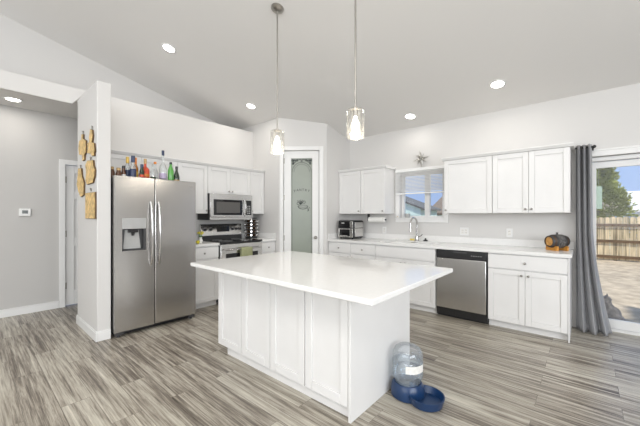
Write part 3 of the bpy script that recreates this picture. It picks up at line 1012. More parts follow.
mb.prism([(0.025, 0.90), (0.11, 0.90), (0.10, 0.985), (0.025, 0.985)], lambda p, q, h: (h, p, q), RNG0 + 0.004, RNG1 - 0.004)
mb.build('backguard_base', 'black', rg)
mb = MB(SW)
mb.prism([(0.025, 0.986), (0.105, 0.986), (0.085, 1.155), (0.070, 1.172), (0.025, 1.172)], lambda p, q, h: (h, p, q), RNG0 + 0.002, RNG1 - 0.002)
bgd = mb.build('backguard', 'steel_h', rg, bevel=0.004)
mb = MB(SW); mb.prism([(0.0935, 1.04), (0.0985, 1.04), (0.0905, 1.135), (0.086, 1.135)], lambda p, q, h: (h, p, q), -1.985, -1.745)
mb.build('display', 'blackglass', bgd)
for u in (-2.195, -2.095, -1.69, -1.615, -1.545):
    mb = MB(SW); mb.cyl((u, 0.094, 1.085), (u, 0.122, 1.089), 0.026, 0.022, 20); mb.box(u - 0.004, u + 0.004, 0.118, 0.128, 1.068, 1.108)
    mb.build('knob', 'black', bgd)
    mb = MB(SW); mb.cyl((u, 0.092, 1.085), (u, 0.097, 1.085), 0.033, 0.033, 24)
    mb.build('knob_bezel', 'chrome', bgd)
mb = MB(SW); mb.box(RNG0 + 0.004, RNG1 - 0.004, 0.632, 0.672, 0.235, 0.885)
od = mb.build('oven_door', 'steel_h', rg, bevel=0.004)
mb = MB(SW); mb.box(RNG0 + 0.09, RNG1 - 0.09, 0.6705, 0.675, 0.36, 0.745)
mb.build('oven_window', 'blackglass', od)
mb = MB(SW); mb.cyl((RNG0 + 0.05, 0.715, 0.805), (RNG1 - 0.05, 0.715, 0.805), 0.012)
for u in (RNG0 + 0.08, RNG1 - 0.08):
    mb.cyl((u, 0.67, 0.805), (u, 0.715, 0.805), 0.010)
mb.build('oven_handle', 'chrome', od)
mb = MB(SW); mb.box(RNG0 + 0.004, RNG1 - 0.004, 0.632, 0.668, 0.05, 0.225)
mb.build('storage_drawer', 'steel_h', rg, bevel=0.004)
# towel
mb = MB(SW)
pr = [(0.7005, 0.50), (0.7015, 0.81)] + [(0.715 - 0.0145 * cos(t), 0.806 + 0.0145 * sin(t)) for t in [pi * k / 8 for k in range(9)]] + [(0.7310, 0.80), (0.733, 0.47)]
pr2 = [(p + (0.0 if i < 2 else 0.003), q + (0.003 if 2 <= i <= 10 else 0)) for i, (p, q) in enumerate(pr)]
vs, fs = [], []
for j in range(7):
    u = -1.945 + j * 0.205 / 6
    w = 0.0025 * sin(j * 1.9)
    vs += [(u, p + (w if i > 10 else 0), q) for i, (p, q) in enumerate(pr)]
k = len(pr)
for j in range(6):
    for i in range(k - 1):
        fs.append((j * k + i, (j + 1) * k + i, (j + 1) * k + i + 1, j * k + i + 1))
mb._add(vs, fs)
tw = tag(mb.build('dish_towel', 'green_towel', loc=(0.715, -1.825, 0.47)), 'folded olive green dish towel hanging on the oven handle', 'towel')
so = tw.modifiers.new('solid', 'SOLIDIFY'); so.thickness = 0.004; so.offset = 1.0

mw = thing('microwave_oven', (0.2, -1.885, 1.245), 'stainless over the range microwave under the short wall cabinet', 'microwave')
MY0, MY1, MZ0, MZ1 = -2.270, -1.492, 1.245, 1.652
mb = MB(SW); mb.box(MY0, MY1, 0.004, 0.37, MZ0, MZ1)
mb.build('body', 'black', mw, bevel=0.003)
mb = MB(SW); mb.box(MY0 + 0.002, MY1 - 0.002, 0.3705, 0.400, MZ0 + 0.045, MZ1 - 0.002)
md = mb.build('door', 'steel_h', mw, bevel=0.004)
mb = MB(SW); mb.box(MY0 + 0.055, -1.70, 0.3995, 0.404, MZ0 + 0.075, MZ1 - 0.088)
mwn = mb.build('window', 'blackglass', md, bevel=0.002)
mb = MB(SW); mb.box(MY0 + 0.10, -1.745, 0.4035, 0.4055, MZ0 + 0.11, MZ1 - 0.125)
mb.build('window_mesh', mat('microwave_mesh', (0.11, 0.105, 0.10), 0.25, noise=0.15, nscale=200), mwn)
mb = MB(SW); mb.box(-1.625, MY1 - 0.025, 0.3995, 0.404, MZ0 + 0.075, MZ1 - 0.088)
kp = mb.build('keypad', 'blackglass', md, bevel=0.002)
for r in range(5):
    for c in range(2):
        mb = MB(SW); mb.box(-1.605 + c * 0.036, -1.580 + c * 0.036, 0.4035, 0.405, MZ0 + 0.095 + r * 0.03, MZ0 + 0.110 + r * 0.03)
        mb.build('key', 'greyplastic', kp)
mb = MB(SW)
mb.tube([(-1.66, 0.402 + 0.045 * sin(pi * k / 12) ** 0.6, MZ0 + 0.06 + 0.285 * k / 12) for k in range(13)], 0.011, 10)
mb.build('handle', 'chrome', md)
mb = MB(SW); mb.box(MY0 + 0.002, MY1 - 0.002, 0.3705, 0.398, MZ0 + 0.001, MZ0 + 0.042)
mb.build('lower_trim', 'steel_h', mw, bevel=0.003)

# spice rack: a standing carousel of jars
RX, RY = 0.165, -1.345
sr = thing('spice_rack', (RX, RY, 0.914), 'black spice carousel full of chrome capped jars beside the stove', 'spice rack')
mb = MB(); mb.lathe([(0, 0.9143), (0.105, 0.9143), (0.105, 0.928), (0.03, 0.930), (0.026, 1.258), (0.105, 1.262), (0.105, 1.274), (0, 1.276)], (RX, RY, 0), 28)
mb.build('carousel_frame', 'black', sr)
for lv in range(5):
    for k in range(8):
        a = 2 * pi * k / 8 + 0.15
        z = 0.960 + lv * 0.062
        d = Vector((cos(a), sin(a), 0.08))
        c0 = Vector((RX, RY, z))
        mb = MB(); mb.cyl(c0 + d * 0.045, c0 + d * 0.100, 0.023, 0.023, 12); j = mb.build('jar', 'spicejar', sr)
        mb = MB(); mb.cyl(c0 + d * 0.100, c0 + d * 0.122, 0.0175, 0.0175, 12); mb.build('lid', 'chrome', j)

# fruit by the fridge
for i, (y, z, r, nm) in enumerate(((-2.55, 0.940, 0.027, 'yellow lemon right beside the white flower vase by the refrigerator'),
                                   (-2.61, 0.940, 0.026, 'yellow lemon tucked against the refrigerator side'),)):
    mb = MB()
    mt = Matrix.Translation((0.56, y, z)) @ Matrix.Rotation(1.2 + i, 4, 'Z') @ Matrix.Rotation(pi / 2, 4, 'X')
    mb.lathe([(0, -1.32 * r), (0.22 * r, -1.25 * r), (0.62 * r, -0.85 * r), (0.92 * r, -0.35 * r), (0.97 * r, 0.2 * r), (0.7 * r, 0.8 * r), (0.28 * r, 1.2 * r), (0, 1.35 * r)], seg=18, mtx=mt)
    tag(mb.build('lemon', 'lemon', loc=(0.56, y, 0.914)), nm, 'fruit', 'lemons beside the refrigerator')
va = thing('flower_vase', (0.50, -2.50, 0.914), 'short white vase of yellow flowers between refrigerator and stove', 'vase')
mb = MB(); mb.lathe([(0, 0.9143), (0.022, 0.9143), (0.034, 0.95), (0.018, 0.985), (0.022, 1.0), (0.018, 1.0), (0, 0.98)], (0.50, -2.48, 0), 18)
mb.build('vase_body', 'ceramic', va)
for i in range(6):
    a = i * 1.05
    mb = MB(); mb.tube([(0.50, -2.48, 0.985), (0.50 + 0.03 * cos(a), -2.48 + 0.03 * sin(a), 1.045 + 0.012 * (i % 3))], 0.002, 6)
    st = mb.build('stem', 'greenglass', va)
    mb = MB(); mb.ell((0.50 + 0.032 * cos(a), -2.48 + 0.032 * sin(a), 1.05 + 0.012 * (i % 3)), 0.016, 0.016, 0.011, 10, 6)
    mb.build('blossom', 'lemon', st)

# ================================================================== dishwasher
dw = thing('dishwasher', (3.5, -0.33, 0), 'stainless dishwasher with black control strip under the worktop', 'dishwasher')
mb = MB(RW); mb.box(3.196, 3.808, 0.02, 0.60, 0.02, 0.872)
mb.build('tub', 'black', dw)
mb = MB(RW); mb.box(3.21, 3.795, 0.601, 0.645, 0.125, 0.765)
mb.build('door', 'steel_h', dw, bevel=0.006)
mb = MB(RW); mb.box(3.205, 3.80, 0.601, 0.64, 0.772, 0.868)
cp = mb.build('control_panel', 'black', dw, bevel=0.006)
mb = MB(RW); mb.box(3.42, 3.58, 0.6395, 0.641, 0.842, 0.858)
mb.build('handle_pocket', 'dark', cp)
for i in range(5):
    mb = MB(RW); mb.box(3.63 + i * 0.026, 3.643 + i * 0.026, 0.6395, 0.6408, 0.812, 0.820)
    mb.build('button', 'greyplastic', cp)
mb = MB(RW); mb.box(3.205, 3.80, 0.54, 0.57, 0.0, 0.115)
mb.build('kick_plate', 'black', dw)

# ================================================================== things on the counters
af = thing('air_fryer_oven', (1.56, -0.29, 0.914), 'black and silver air fryer oven on the worktop by the pantry', 'air fryer')
AX0, AX1, AO0, AO1 = 1.43, 1.75, 0.12, 0.45
mb = MB(RW); mb.box(AX0, AX1, AO0, AO1, 0.928, 1.232)
mb.build('body', 'black', af, bevel=0.03, seg=4)
mb = MB(RW); mb.box(AX1 - 0.002, AX1 + 0.004, AO0 + 0.03, AO1 - 0.05, 0.955, 1.095)
mb.build('side_panel', 'steel_h', af, bevel=0.002)
mb = MB(RW); mb.box(AX1 - 0.002, AX1 + 0.004, AO0 + 0.03, AO1 - 0.05, 1.103, 1.20)
mb.build('side_panel', 'steel_h', af, bevel=0.002)
mb = MB(RW)
f0, f1 = AO1 - 0.002, AO1 + 0.012
mb.box(AX0 + 0.01, AX0 + 0.04, f0, f1, 0.945, 1.095); mb.box(AX1 - 0.065, AX1 - 0.005, f0, f1, 0.945, 1.095)
mb.box(AX0 + 0.04, AX1 - 0.065, f0, f1, 0.945, 0.965); mb.box(AX0 + 0.04, AX1 - 0.065, f0, f1, 1.075, 1.095)
ad = mb.build('door_frame', 'steel_h', af, bevel=0.003)
mb = MB(RW); mb.box(AX0 + 0.04, AX1 - 0.065, f0 + 0.002, f1 - 0.004, 0.965, 1.075)
mb.build('door_window', 'blackglass', ad)
mb = MB(RW); mb.cyl((AX0 + 0.07, f1 + 0.022, 0.972), (AX1 - 0.09, f1 + 0.022, 0.972), 0.008); mb.box(AX0 + 0.075, AX0 + 0.09, f1 - 0.002, f1 + 0.02, 0.966, 0.978); mb.box(AX1 - 0.11, AX1 - 0.095, f1 - 0.002, f1 + 0.02, 0.966, 0.978)
mb.build('door_handle', 'chrome', ad)
mb = MB(RW); mb.box(AX0 + 0.02, AX1 - 0.065, f0, f1 - 0.004, 1.108, 1.215)
ap = mb.build('touch_panel', 'blackglass', af, bevel=0.003)
mb = MB(RW); mb.box(AX0 + 0.085, AX0 + 0.145, f1 - 0.005, f1 - 0.002, 1.175, 1.195)
mb.build('display', 'greyplastic', ap)
mb = MB(RW); mb.box(AX1 - 0.062, AX1 - 0.005, f0, f1 - 0.002, 1.108, 1.215)
mb.build('corner_trim', 'steel_h', af, bevel=0.003)
for u in (AX0 + 0.04, AX1 - 0.04):
    for o in (AO0 + 0.04, AO1 - 0.04):
        mb = MB(RW); mb.cyl((u, o, 0.9142), (u, o, 0.929), 0.014); mb.build('foot', 'black', af)

ph = thing('paper_towel_holder', (2.06, -0.20, 1.343), 'paper towel roll on a holder under the wall cabinet left of the window', 'paper towel')
mb = MB(); mb.box(1.885, 1.905, -0.225, -0.175, 1.225, 1.3425); mb.cyl((1.905, -0.20, 1.245), (2.215, -0.20, 1.245), 0.007)
mb.ell((2.22, -0.20, 1.245), 0.012, 0.014, 0.014)
mb.build('holder_arm', 'black', ph, bevel=0.002)
mb = MB(); mb.cyl((1.91, -0.20, 1.245), (2.205, -0.20, 1.245), 0.045, seg=28); mb.build('paper_roll', 'paper', ph)

def outlet(x, z, label, tf=RW, w=0.072, n=1):
    t = thing('wall_outlet', tf(x, 0.001, z), label, 'outlet', 'outlets on the window wall')
    mb = MB(tf); mb.box(x - w / 2, x + w / 2, 0.0008, 0.006, z - 0.057, z + 0.057)
    mb.build('cover_plate', 'trim', t, bevel=0.002)
    for k in range(n):
        ox = x + (k - (n - 1) / 2) * 0.046
        mb = MB(tf); mb.box(ox - 0.017, ox + 0.017, 0.006, 0.008, z - 0.034, z + 0.034)
        r = mb.build('receptacle', 'label', t, bevel=0.002)
        mb = MB(tf)
        for dz in (-0.018, 0.018):
            mb.box(ox - 0.008, ox - 0.005, 0.0078, 0.0084, dz + z - 0.005, dz + z + 0.005); mb.box(ox + 0.005, ox + 0.008, 0.0078, 0.0084, dz + z - 0.005, dz + z + 0.005)
        mb.build('slots', 'dark', r)
outlet(2.087, 1.065, 'white outlet plate under the paper towel roll')
outlet(3.372, 1.085, 'white double outlet plate just right of the sink', w=0.118, n=2)
outlet(3.932, 1.085, 'white outlet plate left of the small barrel')

# small oak barrel
br = thing('oak_barrel', (4.45, -0.27, 0.914), 'small oak spirit barrel on a wooden cradle at the worktop end', 'barrel')
ax = Matrix.Translation((4.445, -0.265, 1.018)) @ Matrix.Rotation(radians(47), 4, 'Z') @ Matrix.Rotation(pi / 2, 4, 'Y')
def barR(z): return 0.079 - 0.020 * (z / 0.105) ** 2
mb = MB(); mb.lathe([(0, -0.092), (0.050, -0.092), (0.052, -0.105)] + [(barR(z), z) for z in [-0.105 + 0.21 * k / 12 for k in range(13)]] + [(0.052, 0.105), (0.050, 0.092), (0, 0.092)], seg=28, mtx=ax)
mb.build('staves', 'darkwood', br)
for a, b in ((-0.104, -0.086), (-0.062, -0.046), (0.046, 0.062), (0.086, 0.104)):
    mb = MB(); mb.lathe([(barR(a) + 0.0005, a), (barR(a) + 0.003, a), (barR(b) + 0.003, b), (barR(b) + 0.0005, b)], seg=28, mtx=ax, cap=False)
    mb.build('hoop', 'dark', br)
mb = MB(); mb.lathe([(0, -0.0965), (0.0495, -0.0965), (0.0495, -0.0925), (0, -0.0925)], seg=28, mtx=ax)
mb.build('barrel_head', 'oakhead', br)
mb = MB()
mb.lathe([(barR(z) + 0.0012, z) for z in (-0.042, 0, 0.042)], seg=28, mtx=ax, cap=False)
mb.build('printed_band', 'stencil', br)
p = ax @ Vector((0.03, 0.0, -0.0965)); q = ax @ Vector((0.03, 0.0, -0.125))
mb = MB(); mb.cyl(p, q, 0.006); mb.cyl(q + Vector((0, 0, -0.012)), q + Vector((0, 0, 0.022)), 0.005, seg=10)
mb.build('spigot', 'oakhead', br)
p = Vector((4.445, -0.265, 1.093)); mb = MB(); mb.cyl(p, p + Vector((0, 0, 0.026)), 0.009, 0.012)
mb.build('bung', 'dark', br)
for s in (-0.062, 0.062):
    c = ax @ Vector((0, 0, s))
    d = (ax.to_3x3() @ Vector((0, 1, 0))); d.z = 0; d.normalize()
    e = (ax.to_3x3() @ Vector((0, 0, 1))); e.normalize()
    pl = [(-0.075, 0.9145), (0.075, 0.9145), (0.078, 0.965)] + [(0.068 * cos(t), 1.018 - 0.0745 * sin(t)) for t in [0.75 + (pi - 1.5) * k / 8 for k in range(9)]] + [(-0.078, 0.965)]
    mb = MB(); mb.prism(pl, lambda a, b, h: (c.x + d.x * a + e.x * h, c.y + d.y * a + e.y * h, b), -0.010, 0.010)
    mb.build('cradle_support', 'orange', br)

# starburst on the window casing
stt = thing('starburst_ornament', (2.752, -0.02, 2.07), 'silver starburst ornament standing on top of the window casing', 'ornament')
mb = MB(); mb.ell((2.752, -0.045, 2.20), 0.022, 0.022, 0.022, 14, 8)
mb.build('hub', 'star', stt)
dirs = []
for k in range(8):
    a = 2 * pi * k / 8 + 0.2
    dirs.append((Vector((cos(a), -0.15 * (k % 2), sin(a))), 0.135 if k % 2 == 0 else 0.105))
for k in range(4):
    a = 2 * pi * k / 4 + 0.6
    dirs.append((Vector((0.6 * cos(a), -0.75, 0.6 * sin(a))), 0.09))
for d, l in dirs:
    d = d.normalized()
    c0 = Vector((2.752, -0.045, 2.20))
    mb = MB(); mb.cyl(c0 + d * 0.012, c0 + d * l, 0.024, 0.0008, 4)
    mb.build('spike', 'star', stt, smooth=False)
mb = MB(); mb.cyl((2.752, -0.018, 2.0705), (2.752, -0.045, 2.17), 0.005); mb.box(2.725, 2.78, -0.021, -0.001, 2.0703, 2.076)
mb.build('stand', 'star', stt)

# ================================================================== curtain
cu = thing('curtain', (4.68, -0.12, 0), 'long grey grommet curtain gathered beside the glass door', 'curtain')
mb = MB()
NU, NV = 96, 60
vs, fs = [], []
for j in range(NV + 1):
    v = j / NV                       # 0 top .. 1 bottom
    z = 2.112 - v * 2.100
    fl = max(0, (v - 0.45) / 0.55)
    xl = 4.604 + 0.004 * v
    xr = 4.742 + 0.02 * v + 0.15 * fl ** 1.5
    for i in range(NU + 1):
        u = i / NU
        x = xl + (xr - xl) * (u + 0.018 * sin(6 * pi * u + 4 * v) * (1 - abs(2 * u - 1)))
        amp = 0.058 + 0.012 * fl
        y = -0.112 + amp * sin(2 * pi * 3.0 * u + 0.6 + 1.3 * fl * u) * (0.85 + 0.15 * sin(3 * u + 5 * v)) \
            - 0.05 * fl * fl * sin(pi * u) + 0.035 * fl * u + 0.010 * sin(9 * v + 6 * u) * fl
        x += 0.012 * sin(2 * pi * 3.0 * u * 2 + 1.0) * 0.3
        vs.append((x, min(y, -0.022), z + 0.004 * sin(2 * pi * 3 * u)))
for j in range(NV):
    for i in range(NU):
        a = j * (NU + 1) + i
        fs.append((a, a + 1, a + NU + 2, a + NU + 1))
mb._add(vs, fs)
cp_ = mb.build('curtain_panel', 'curtain', cu)
so = cp_.modifiers.new('solid', 'SOLIDIFY'); so.thickness = 0.0025
for i in range(4):
    u = (i + 0.5) / 4
    mb = MB()
    cx0 = 4.604 + 0.138 * u
    mb.tube([(cx0 + 0.004 * sin(t), -0.10 + 0.021 * cos(t), 2.083 + 0.021 * sin(t)) for t in [2 * pi * k / 16 for k in range(17)]], 0.004, 6)
    mb.build('grommet', 'nickel', cu)
rod = thing('curtain_rod', (4.68, -0.10, 2.08), 'short black curtain rod with a round end holding the grey curtain', 'curtain rod')
mb = MB(); mb.cyl((4.60, -0.10, 2.083), (4.756, -0.10, 2.083), 0.010)
mb.build('pole', 'black', rod)
mb = MB(); mb.ell((4.765, -0.10, 2.083), 0.018, 0.018, 0.018)
mb.build('finial', 'black', rod)
mb = MB(); mb.box(4.746, 4.754, -0.10, -0.029, 2.078, 2.088); mb.box(4.738, 4.762, -0.0355, -0.0285, 2.05, 2.105)
mb.build('bracket', 'black', rod)

# ================================================================== pillar plaques
GPL = 'golden wall plaques on the pillar'
plaques = [
    ('tall golden wooden cutout plaque at upper left on the pillar', [(0.28, 2.25), (0.35, 2.24), (0.35, 2.19), (0.47, 2.15), (0.47, 2.02), (0.41, 2.0), (0.40, 1.945), (0.33, 1.94), (0.31, 2.01), (0.18, 2.03), (0.15, 2.11), (0.18, 2.19), (0.28, 2.19)], (0.315, 2.265)),
    ('jagged golden wooden cutout plaque at upper right on the pillar', [(0.66, 2.24), (0.73, 2.22), (0.75, 2.16), (0.72, 2.09), (0.80, 2.07), (0.83, 1.985), (0.80, 1.965), (0.81, 1.94), (0.73, 1.945), (0.69, 1.975), (0.54, 2.0), (0.58, 2.05), (0.54, 2.10), (0.63, 2.115), (0.62, 2.16)], (0.695, 2.25)),
    ('narrow golden wooden cutout plaque at lower left on the pillar', [(0.13, 1.87), (0.26, 1.86), (0.29, 1.77), (0.38, 1.69), (0.37, 1.55), (0.24, 1.53), (0.14, 1.60), (0.06, 1.69), (0.11, 1.79)], (0.20, 1.885)),
    ('broad golden wooden cutout plaque in the middle above the square plaque', [(0.55, 1.915), (0.76, 1.895), (0.78, 1.84), (0.83, 1.79), (0.82, 1.73), (0.75, 1.66), (0.53, 1.655), (0.47, 1.70), (0.50, 1.79), (0.46, 1.87)], (0.64, 1.925)),
    ('square golden wooden plaque, lowest on the pillar', [(0.465, 1.56), (0.835, 1.555), (0.835, 1.28), (0.465, 1.28)], (0.65, 1.585)),
]
for lab, poly, hk in plaques:
    cx0 = sum(p[0] for p in poly) / len(poly); cz0 = min(p[1] for p in poly)
    t = thing('wall_plaque', (cx0, -3.801, cz0), lab, 'wall plaque', GPL)
    mb = MB(); mb.prism(poly, lambda a, b, h: (a, h, b), -3.8205, -3.8165)
    mb.build('golden_face', 'gold', t, bevel=0.002)
    ccz = sum(p[1] for p in poly) / len(poly)
    back = [(cx0 + (a - cx0) * 1.02, ccz + (b - ccz) * 1.02) for a, b in poly]
    mb = MB(); mb.prism(back, lambda a, b, h: (a, h, b), -3.8163, -3.8012)
    mb.build('dark_backing', 'goldedge', t)
    mb = MB()
    mb.tube([(hk[0] + 0.014 * cos(a), -3.809, hk[1] + 0.004 + 0.014 * sin(a)) for a in [2 * pi * k / 14 for k in range(15)]], 0.004, 6)
    mb.cyl((hk[0], -3.8012, hk[1] + 0.016), (hk[0], -3.818, hk[1] + 0.018), 0.006)
    mb.build('hanging_ring', 'nickel', t)

th = thing('thermostat', (-0.97, -4.177, 1.29), 'white thermostat with grey display on the hall wall', 'thermostat')
mb = MB(SW); mb.box(-4.235, -4.118, -0.9695, -0.945, 1.305, 1.405)
mb.build('housing', 'trim', th, bevel=0.006)
mb = MB(SW); mb.box(-4.205, -4.148, -0.9455, -0.9435, 1.338, 1.382)
mb.build('display', 'screen', th)

# ================================================================== pendants and downlights
def pendant(x, y, label):
    zc = ceil_z(y)
    t = thing('pendant_lamp', (x, y, 1.911), label, 'pendant lamp', 'pendant lamps over the island')
    tilt = Matrix.Translation((x, y, zc)) @ Matrix.Rotation(-math.atan(CK), 4, 'X')
    mb = MB(); mb.lathe([(0, 0.004), (0.062, 0.002), (0.062, -0.012), (0.048, -0.024), (0.016, -0.030), (0, -0.030)], seg=28, mtx=tilt)
    mb.build('canopy', 'nickel', t)
    mb = MB(); mb.cyl((x, y, 2.15), (x, y, zc - 0.02), 0.0075, seg=12)
    mb.build('stem', 'nickel', t)
    mb = MB(); mb.lathe([(0, 2.160), (0.014, 2.160), (0.016, 2.148), (0.040, 2.142), (0.040, 2.136), (0.022, 2.130), (0.021, 2.085), (0, 2.085)], (x, y, 0), 24)
    mb.build('socket', 'nickel', t)
    mb = MB()
    R = 0.069
    mb.lathe([(0.041, 2.138), (R - 0.006, 2.138), (R, 2.132), (R, 1.918), (R - 0.004, 1.918), (R - 0.004, 2.130), (0.041, 2.134), (0.041, 2.138)], (x, y, 0), 32, cap=False)
    mb.build('glass_shade', 'bulbglass', t)
    mb = MB(); mb.lathe([(0.010, 2.086), (0.014, 2.068), (0.028, 2.03), (0.030, 2.00), (0.024, 1.972), (0.012, 1.957), (0, 1.953)], (x, y, 0), 20)
    mb.build('bulb', 'bulb', t)
    l = light('bulb_light', 'POINT', (0, 0, 0.04), 7, (1.0, 0.90, 0.76), shadow_soft_size=0.05)
    l.parent = t
    l.location = (0, 0, 0.06)
    return t


pendant(2.414, -2.70, 'clear glass cylinder pendant lamp hanging in front of the pantry door')
pendant(3.333, -2.70, 'clear glass cylinder pendant lamp hanging nearer, right of the pantry door')


def downlight(x, y, label, z=None, energy=4.5):
    flat = z is not None
    zc = z if flat else ceil_z(y)
    t = thing('recessed_downlight', (x, y, zc), label, 'ceiling light', 'recessed ceiling downlights')
    mt = Matrix.Translation((x, y, zc)) @ (Matrix.Identity(4) if flat else Matrix.Rotation(-math.atan(CK), 4, 'X'))
    mb = MB(); mb.lathe([(0.066, -0.0015), (0.090, -0.0015), (0.088, -0.006), (0.068, -0.009), (0.066, -0.0075), (0.066, -0.0015)], seg=32, mtx=mt, cap=False)
    mb.build('trim_ring', 'trim', t)
    mb = MB(); mb.lathe([(0, -0.003), (0.0655, -0.003), (0.0655, -0.006), (0, -0.006)], seg=32, mtx=mt)
    mb.build('lens', 'lamp', t)
    l = light('downlight_beam', 'AREA', (0, 0, -0.02), energy, (1.0, 0.955, 0.89), shape='DISK', size=0.13)
    l.parent = t
    if not flat:
        l.rotation_euler = (-math.atan(CK), 0, 0)
    return t


downlight(0.74, -3.024, 'recessed ceiling downlight above the refrigerator')
downlight(0.566, -1.647, 'recessed ceiling downlight above the stove near the pantry')
downlight(2.708, -0.34, 'recessed ceiling downlight above the sink window', energy=2.0)
downlight(3.909, -0.60, 'recessed ceiling downlight above the wall cabinets right of the window')
downlight(-0.60, -4.314, 'recessed downlight in the low hall ceiling', z=2.735, energy=2.5)

# ================================================================== pet waterer
pw = thing('pet_water_dispenser', (3.72, -2.53, 0), 'blue pet water dispenser with clear jug beside the island', 'pet waterer')
jc, bc_ = (3.712, -2.585), (3.855, -2.600)
mb = MB()
mb.lathe([(0, 0.002), (0.108, 0.002), (0.118, 0.012), (0.119, 0.05), (0.112, 0.085), (0.098, 0.108), (0.088, 0.108), (0.084, 0.075), (0, 0.07)], (*jc, 0), 32)
mb.lathe([(0, 0.002), (0.096, 0.002), (0.108, 0.010), (0.122, 0.062), (0.124, 0.068), (0.117, 0.068), (0.100, 0.024), (0, 0.020)], (*bc_, 0), 32)
mb.build('bowl_base', 'blue', pw)
mb = MB()
mb.lathe([(0.080, 0.079), (0.083, 0.11), (0.096, 0.125), (0.107, 0.150), (0.109, 0.19), (0.105, 0.198), (0.105, 0.206), (0.109, 0.214),
          (0.109, 0.262), (0.104, 0.270), (0.104, 0.278), (0.108, 0.286), (0.105, 0.318), (0.092, 0.345), (0.068, 0.362), (0.035, 0.368), (0, 0.369)], (*jc, 0), 36)
mb.build('jug', 'jug', pw)
mb = MB()
mb.lathe([(0, 0.081), (0.077, 0.081), (0.080, 0.11), (0.093, 0.127), (0.103, 0.150), (0.105, 0.19), (0.101, 0.20), (0.105, 0.215), (0.105, 0.255), (0, 0.255)], (*jc, 0), 32)
mb.build('water', 'water', pw)
mb = MB()
vs, fs = [], []
for i in range(13):
    a = radians(-72 + i * 6.5)
    for z in (0.205, 0.258):
        vs.append((jc[0] + 0.1105 * cos(a), jc[1] + 0.1105 * sin(a), z))
for i in range(12):
    fs.append((2 * i, 2 * i + 2, 2 * i + 3, 2 * i + 1))
mb._add(vs, fs)
mb.build('label', 'label', pw)

# ================================================================== cat by the door
ct = thing('cat', (4.95, 0.33, 0), 'grey cat sitting outside the glass door next to the curtain', 'cat')
mb = MB()
CX, CY, CZ = 4.935, 0.345, -0.02
def E(x, y, z, a, b, c): mb.ell((CX + x, CY + y, CZ + z), a, b, c, 20, 14)
E(0.022, 0, 0.090, 0.088, 0.088, 0.088)          # haunches and belly
E(0.0, 0, 0.165, 0.078, 0.070, 0.088)            # back
E(-0.035, 0, 0.215, 0.058, 0.056, 0.075)         # chest and shoulders
E(-0.045, 0, 0.275, 0.042, 0.042, 0.045)         # neck
E(-0.058, 0, 0.325, 0.052, 0.048, 0.044)         # head
E(-0.102, 0, 0.315, 0.024, 0.024, 0.020)         # muzzle
for q in (-1, 1):
    E(0.015, 0.070 * q, 0.065, 0.075, 0.036, 0.066)                   # thigh
    E(-0.055, 0.078 * q, 0.016, 0.045, 0.022, 0.017)                  # hind paw
    mb.tube([(CX - 0.04, CY + 0.034 * q, CZ + 0.20), (CX - 0.068, CY + 0.036 * q, CZ + 0.10), (CX - 0.078, CY + 0.036 * q, CZ + 0.02)], [0.030, 0.021, 0.018], 10)
    E(-0.092, 0.036 * q, 0.014, 0.028, 0.019, 0.015)                  # front paw
    mb.cyl((CX - 0.050, CY + 0.028 * q, CZ + 0.345), (CX - 0.046, CY + 0.036 * q, CZ + 0.395), 0.021, 0.003, 8)   # ear
mb.tube([(CX + 0.08, CY + 0.02, CZ + 0.035), (CX + 0.105, CY + 0.07, CZ + 0.022), (CX + 0.085, CY + 0.115, CZ + 0.018), (CX + 0.04, CY + 0.135, CZ + 0.016), (CX - 0.02, CY + 0.135, CZ + 0.015)], [0.026, 0.021, 0.018, 0.016, 0.010], 10)
body = mb.build('body', 'furgrey', ct)
rm_ = body.modifiers.new('merge', 'REMESH'); rm_.mode = 'VOXEL'; rm_.voxel_size = 0.006; rm_.use_smooth_shade = True
sm_ = body.modifiers.new('smooth', 'SMOOTH'); sm_.factor = 0.5; sm_.iterations = 4
for q in (-1, 1):
    mb = MB(); mb.ell((CX - 0.100, CY + 0.022 * q, CZ + 0.337), 0.007, 0.007, 0.007, 10, 6); mb.build('eye', 'black', ct)

# ================================================================== outdoors
mb = MB(); mb.box(-30, 40, 0.145, 60, -0.30, -0.12)
tag(mb.build('ground', 'soil'), kind='structure')
mb = MB(); mb.box(4.2, 7.2, 0.245, 0.75, -0.1195, -0.02)
tag(mb.build('door_step', 'concrete', loc=(5.6, 0.5, -0.1195), bevel=0.01), 'low concrete step outside the sliding glass door', 'step')

fn = thing('wooden_fence', (7.0, 8.85, -0.12), 'weathered wooden picket privacy fence across the yard', 'fence')
mb = MB()
x = 2.6
while x < 14:
    w = 0.135 + 0.008 * random.random()
    h = 1.255 + 0.035 * random.random()
    dy = 0.006 * random.random()
    mb.prism([(x, -0.10), (x + w, -0.10), (x + w, h - 0.03), (x + w - 0.03, h), (x + 0.03, h), (x, h - 0.03)], lambda a, b, hh: (a, hh, b), 8.86 + dy, 8.878 + dy)
    x += w + 0.006 + 0.01 * random.random()
mb.build('pickets', 'cedar', fn)
for z in (-0.04, 0.455, 0.97):
    mb = MB(); mb.box(2.6, 14, 8.818, 8.859, z, z + 0.085); mb.build('rail', 'rail', fn)
for x in (3.0, 5.4, 7.8, 10.2, 12.6):
    mb = MB(); mb.box(x - 0.045, x + 0.045, 8.884, 8.97, -0.12, 1.22); mb.build('post', 'rail', fn)


